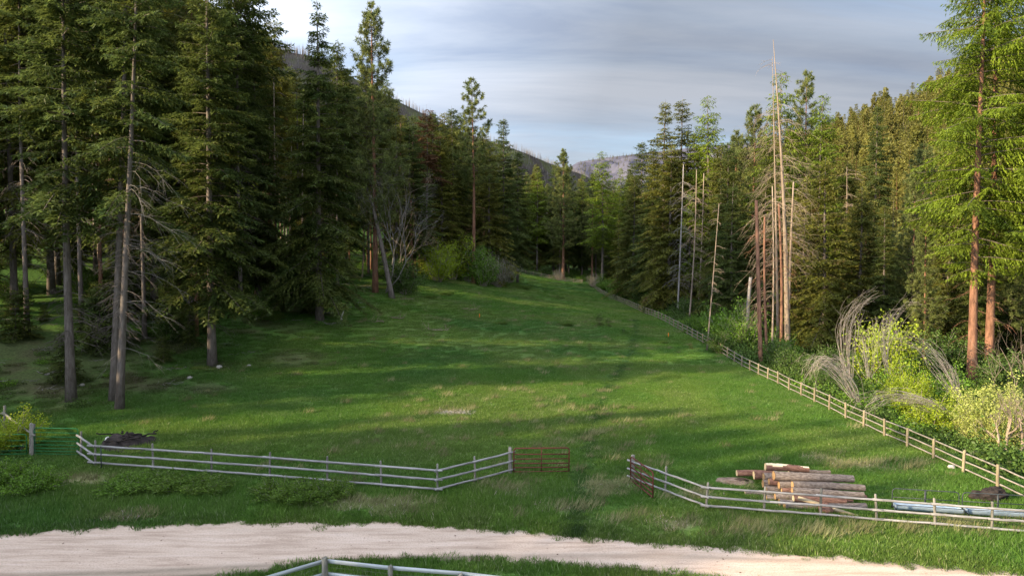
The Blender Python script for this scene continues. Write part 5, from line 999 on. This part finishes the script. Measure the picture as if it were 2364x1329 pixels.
for px, py, l in [(1107, 735, 'orange stake in the grass left of the small dark bush'), (1543, 779, 'orange stake in the grass near the right fence'), (1106, 684, 'thin far stake in the grass below the sunlit shrubs')]:
    x, y, z = gp(px, py); mb = MB(); mb.box((0, 0, .3), (.1, .05, .72)); tag(obj('survey_stake', mb.mesh('stake', M['orange' if py > 700 else 'posttan'])), l, 'stake').location = (x, y, float(terrain_z(x, y)))
x, y, z = gp(788, 738); mb = MB(); mb.tube([(0, 0, -.1), (.1, 0, .5), (.28, 0, 1.0)], [.14, .12, .05], 6); tag(obj('broken_stub', mb.mesh('stub', M['white'])), 'short pale broken stub standing right of the wide skirted spruce', 'stump').location = (x, y, float(terrain_z(x, y)))
def fallen(label, px, py, L, rz, seed):
    g = np.random.default_rng(seed); x, y, z = gp(px, py); mb = MB(); T = np.stack([np.linspace(-L / 2, L / 2, 8), g.normal(size=8) * .06, .12 + g.normal(size=8) * .04], 1); mb.tube(T, np.linspace(.09, .03, 8), 6)
    for k in range(9):
        q_ = g.integers(1, 8); d = nrm(g.normal(size=3) + np.array([.3, 0, .5])); d[2] = abs(d[2]); e = T[q_] + d * g.uniform(.4, 1.5) * np.linspace(0, 1, 5)[:, None] + g.normal(size=(5, 3)) * .04; mb.tube(e, .03 * (1 - .7 * np.linspace(0, 1, 5)), 4, cap=False)
    o = tag(obj('fallen_branch', mb.mesh('fallen_branch', M['barkpale'])), label, 'fallen branch'); o.location = (x, y, float(terrain_z(x, y))); o.rotation_euler = (0, 0, rz)
fallen('bleached fallen branch with an upturned end in the upper left meadow', 1078, 716, 3.4, .1, 1)
fallen('bleached thin fallen branch in the middle of the left meadow', 1003, 764, 3.4, -.3, 2)
fallen('fallen branch tangle at the foot of the bank', 925, 692, 4.2, .4, 3)
fallen('grey brush heap left of the bleached thin fallen branch', 908, 735, 3.0, -.5, 4)
fallen('small fallen branch by the pale broken stub', 865, 745, 2.2, .2, 5)
# seedlings and tufts in the meadow
mb = MB(); PR['seed'] = conifer(61, 3, .02, 1.0, 46, .9, .04, M['fir'], M['bark'], dead=0, spl=.22, spw=.10, tw=.12, hang=.1, seg=.12)
for px, py, h, l in [(1384, 752, 1.7, 'left of two fir seedlings near the right fence in the far meadow'), (1405, 754, 1.3, 'right of two fir seedlings near the right fence in the far meadow'), (1362, 808, .8, 'small fir seedling in the middle of the meadow'), (1595, 806, .7, 'tiny fir seedling close to the right fence'), (1289, 690, .8, 'small fir seedling in the upper meadow'), (1440, 770, .8, 'tiny fir seedling below the pair of seedlings')]:
    x, y, z = gp(px, py); o = thing('fir_seedling', l, 'fir seedling', (x, y, float(terrain_z(x, y))), 0, None, h / 3); obj('trunk', PR['seed'][0], o); obj('crown', PR['seed'][1], o)
for px, py, s_, l in [(1157, 748, .7, 'small dark bush in the far left meadow'), (1308, 752, .9, 'small dark bush left of the pair of fir seedlings'), (1290, 690, .9, 'dark low bush in the upper meadow'), (990, 690, .9, 'dark round bush at the bank foot, left one'), (1030, 682, 1.0, 'dark round bush at the bank foot, right one'), (1210, 668, 1.5, 'dark low bush by the far fence end'), (1530, 792, .6, 'low bush in the grass beside the orange stake'), (1590, 768, .7, 'low bush touching the right fence')]: shrub('low', px, py, s_, l, sz=s_ * .6)
x, y, z = gp(1050, 955); mb = MB(); n = 500; P = np.zeros((n, 3)); P[:, 0] = rng.normal(size=n) * .6; P[:, 1] = rng.normal(size=n) * .28; P[:, 2] = np.abs(rng.normal(size=n)) * .05; mb.tris(P, rng.normal(size=(n, 3)) * np.array([1, 1, .4]) + np.array([0, 0, .3]), .3, .03)
tag(obj('dead_brush_heap', mb.mesh('dead_brush_heap', M['rock'])), 'pale grey heap of dead stalks in the middle of the meadow', 'brush heap').location = (x, y, float(terrain_z(x, y)))
# loose stones and dark crumbs on the road
mb = MB(); n = 420; xq = rng.uniform(-24, 24, n); et, eb = road_edges(xq); yq = eb + (et - eb) * np.where(rng.random(n) < .5, rng.random(n), rng.choice([.02, .97], n) + rng.normal(size=n) * .03)
for a, b_ in zip(xq, yq): r = rng.uniform(.012, .045); V = rng.normal(size=(5, 3)); V = V / np.linalg.norm(V, axis=1, keepdims=True) * r * np.array([1.3, 1, .7]) + np.array([a, b_, .02]); mb.add(V, T=[(0, 1, 2), (0, 2, 3), (0, 3, 4), (1, 2, 4), (2, 3, 4), (0, 1, 4)])
tag(obj('road_stones', mb.mesh('road_stones', M['dirt'])), kind='stuff')
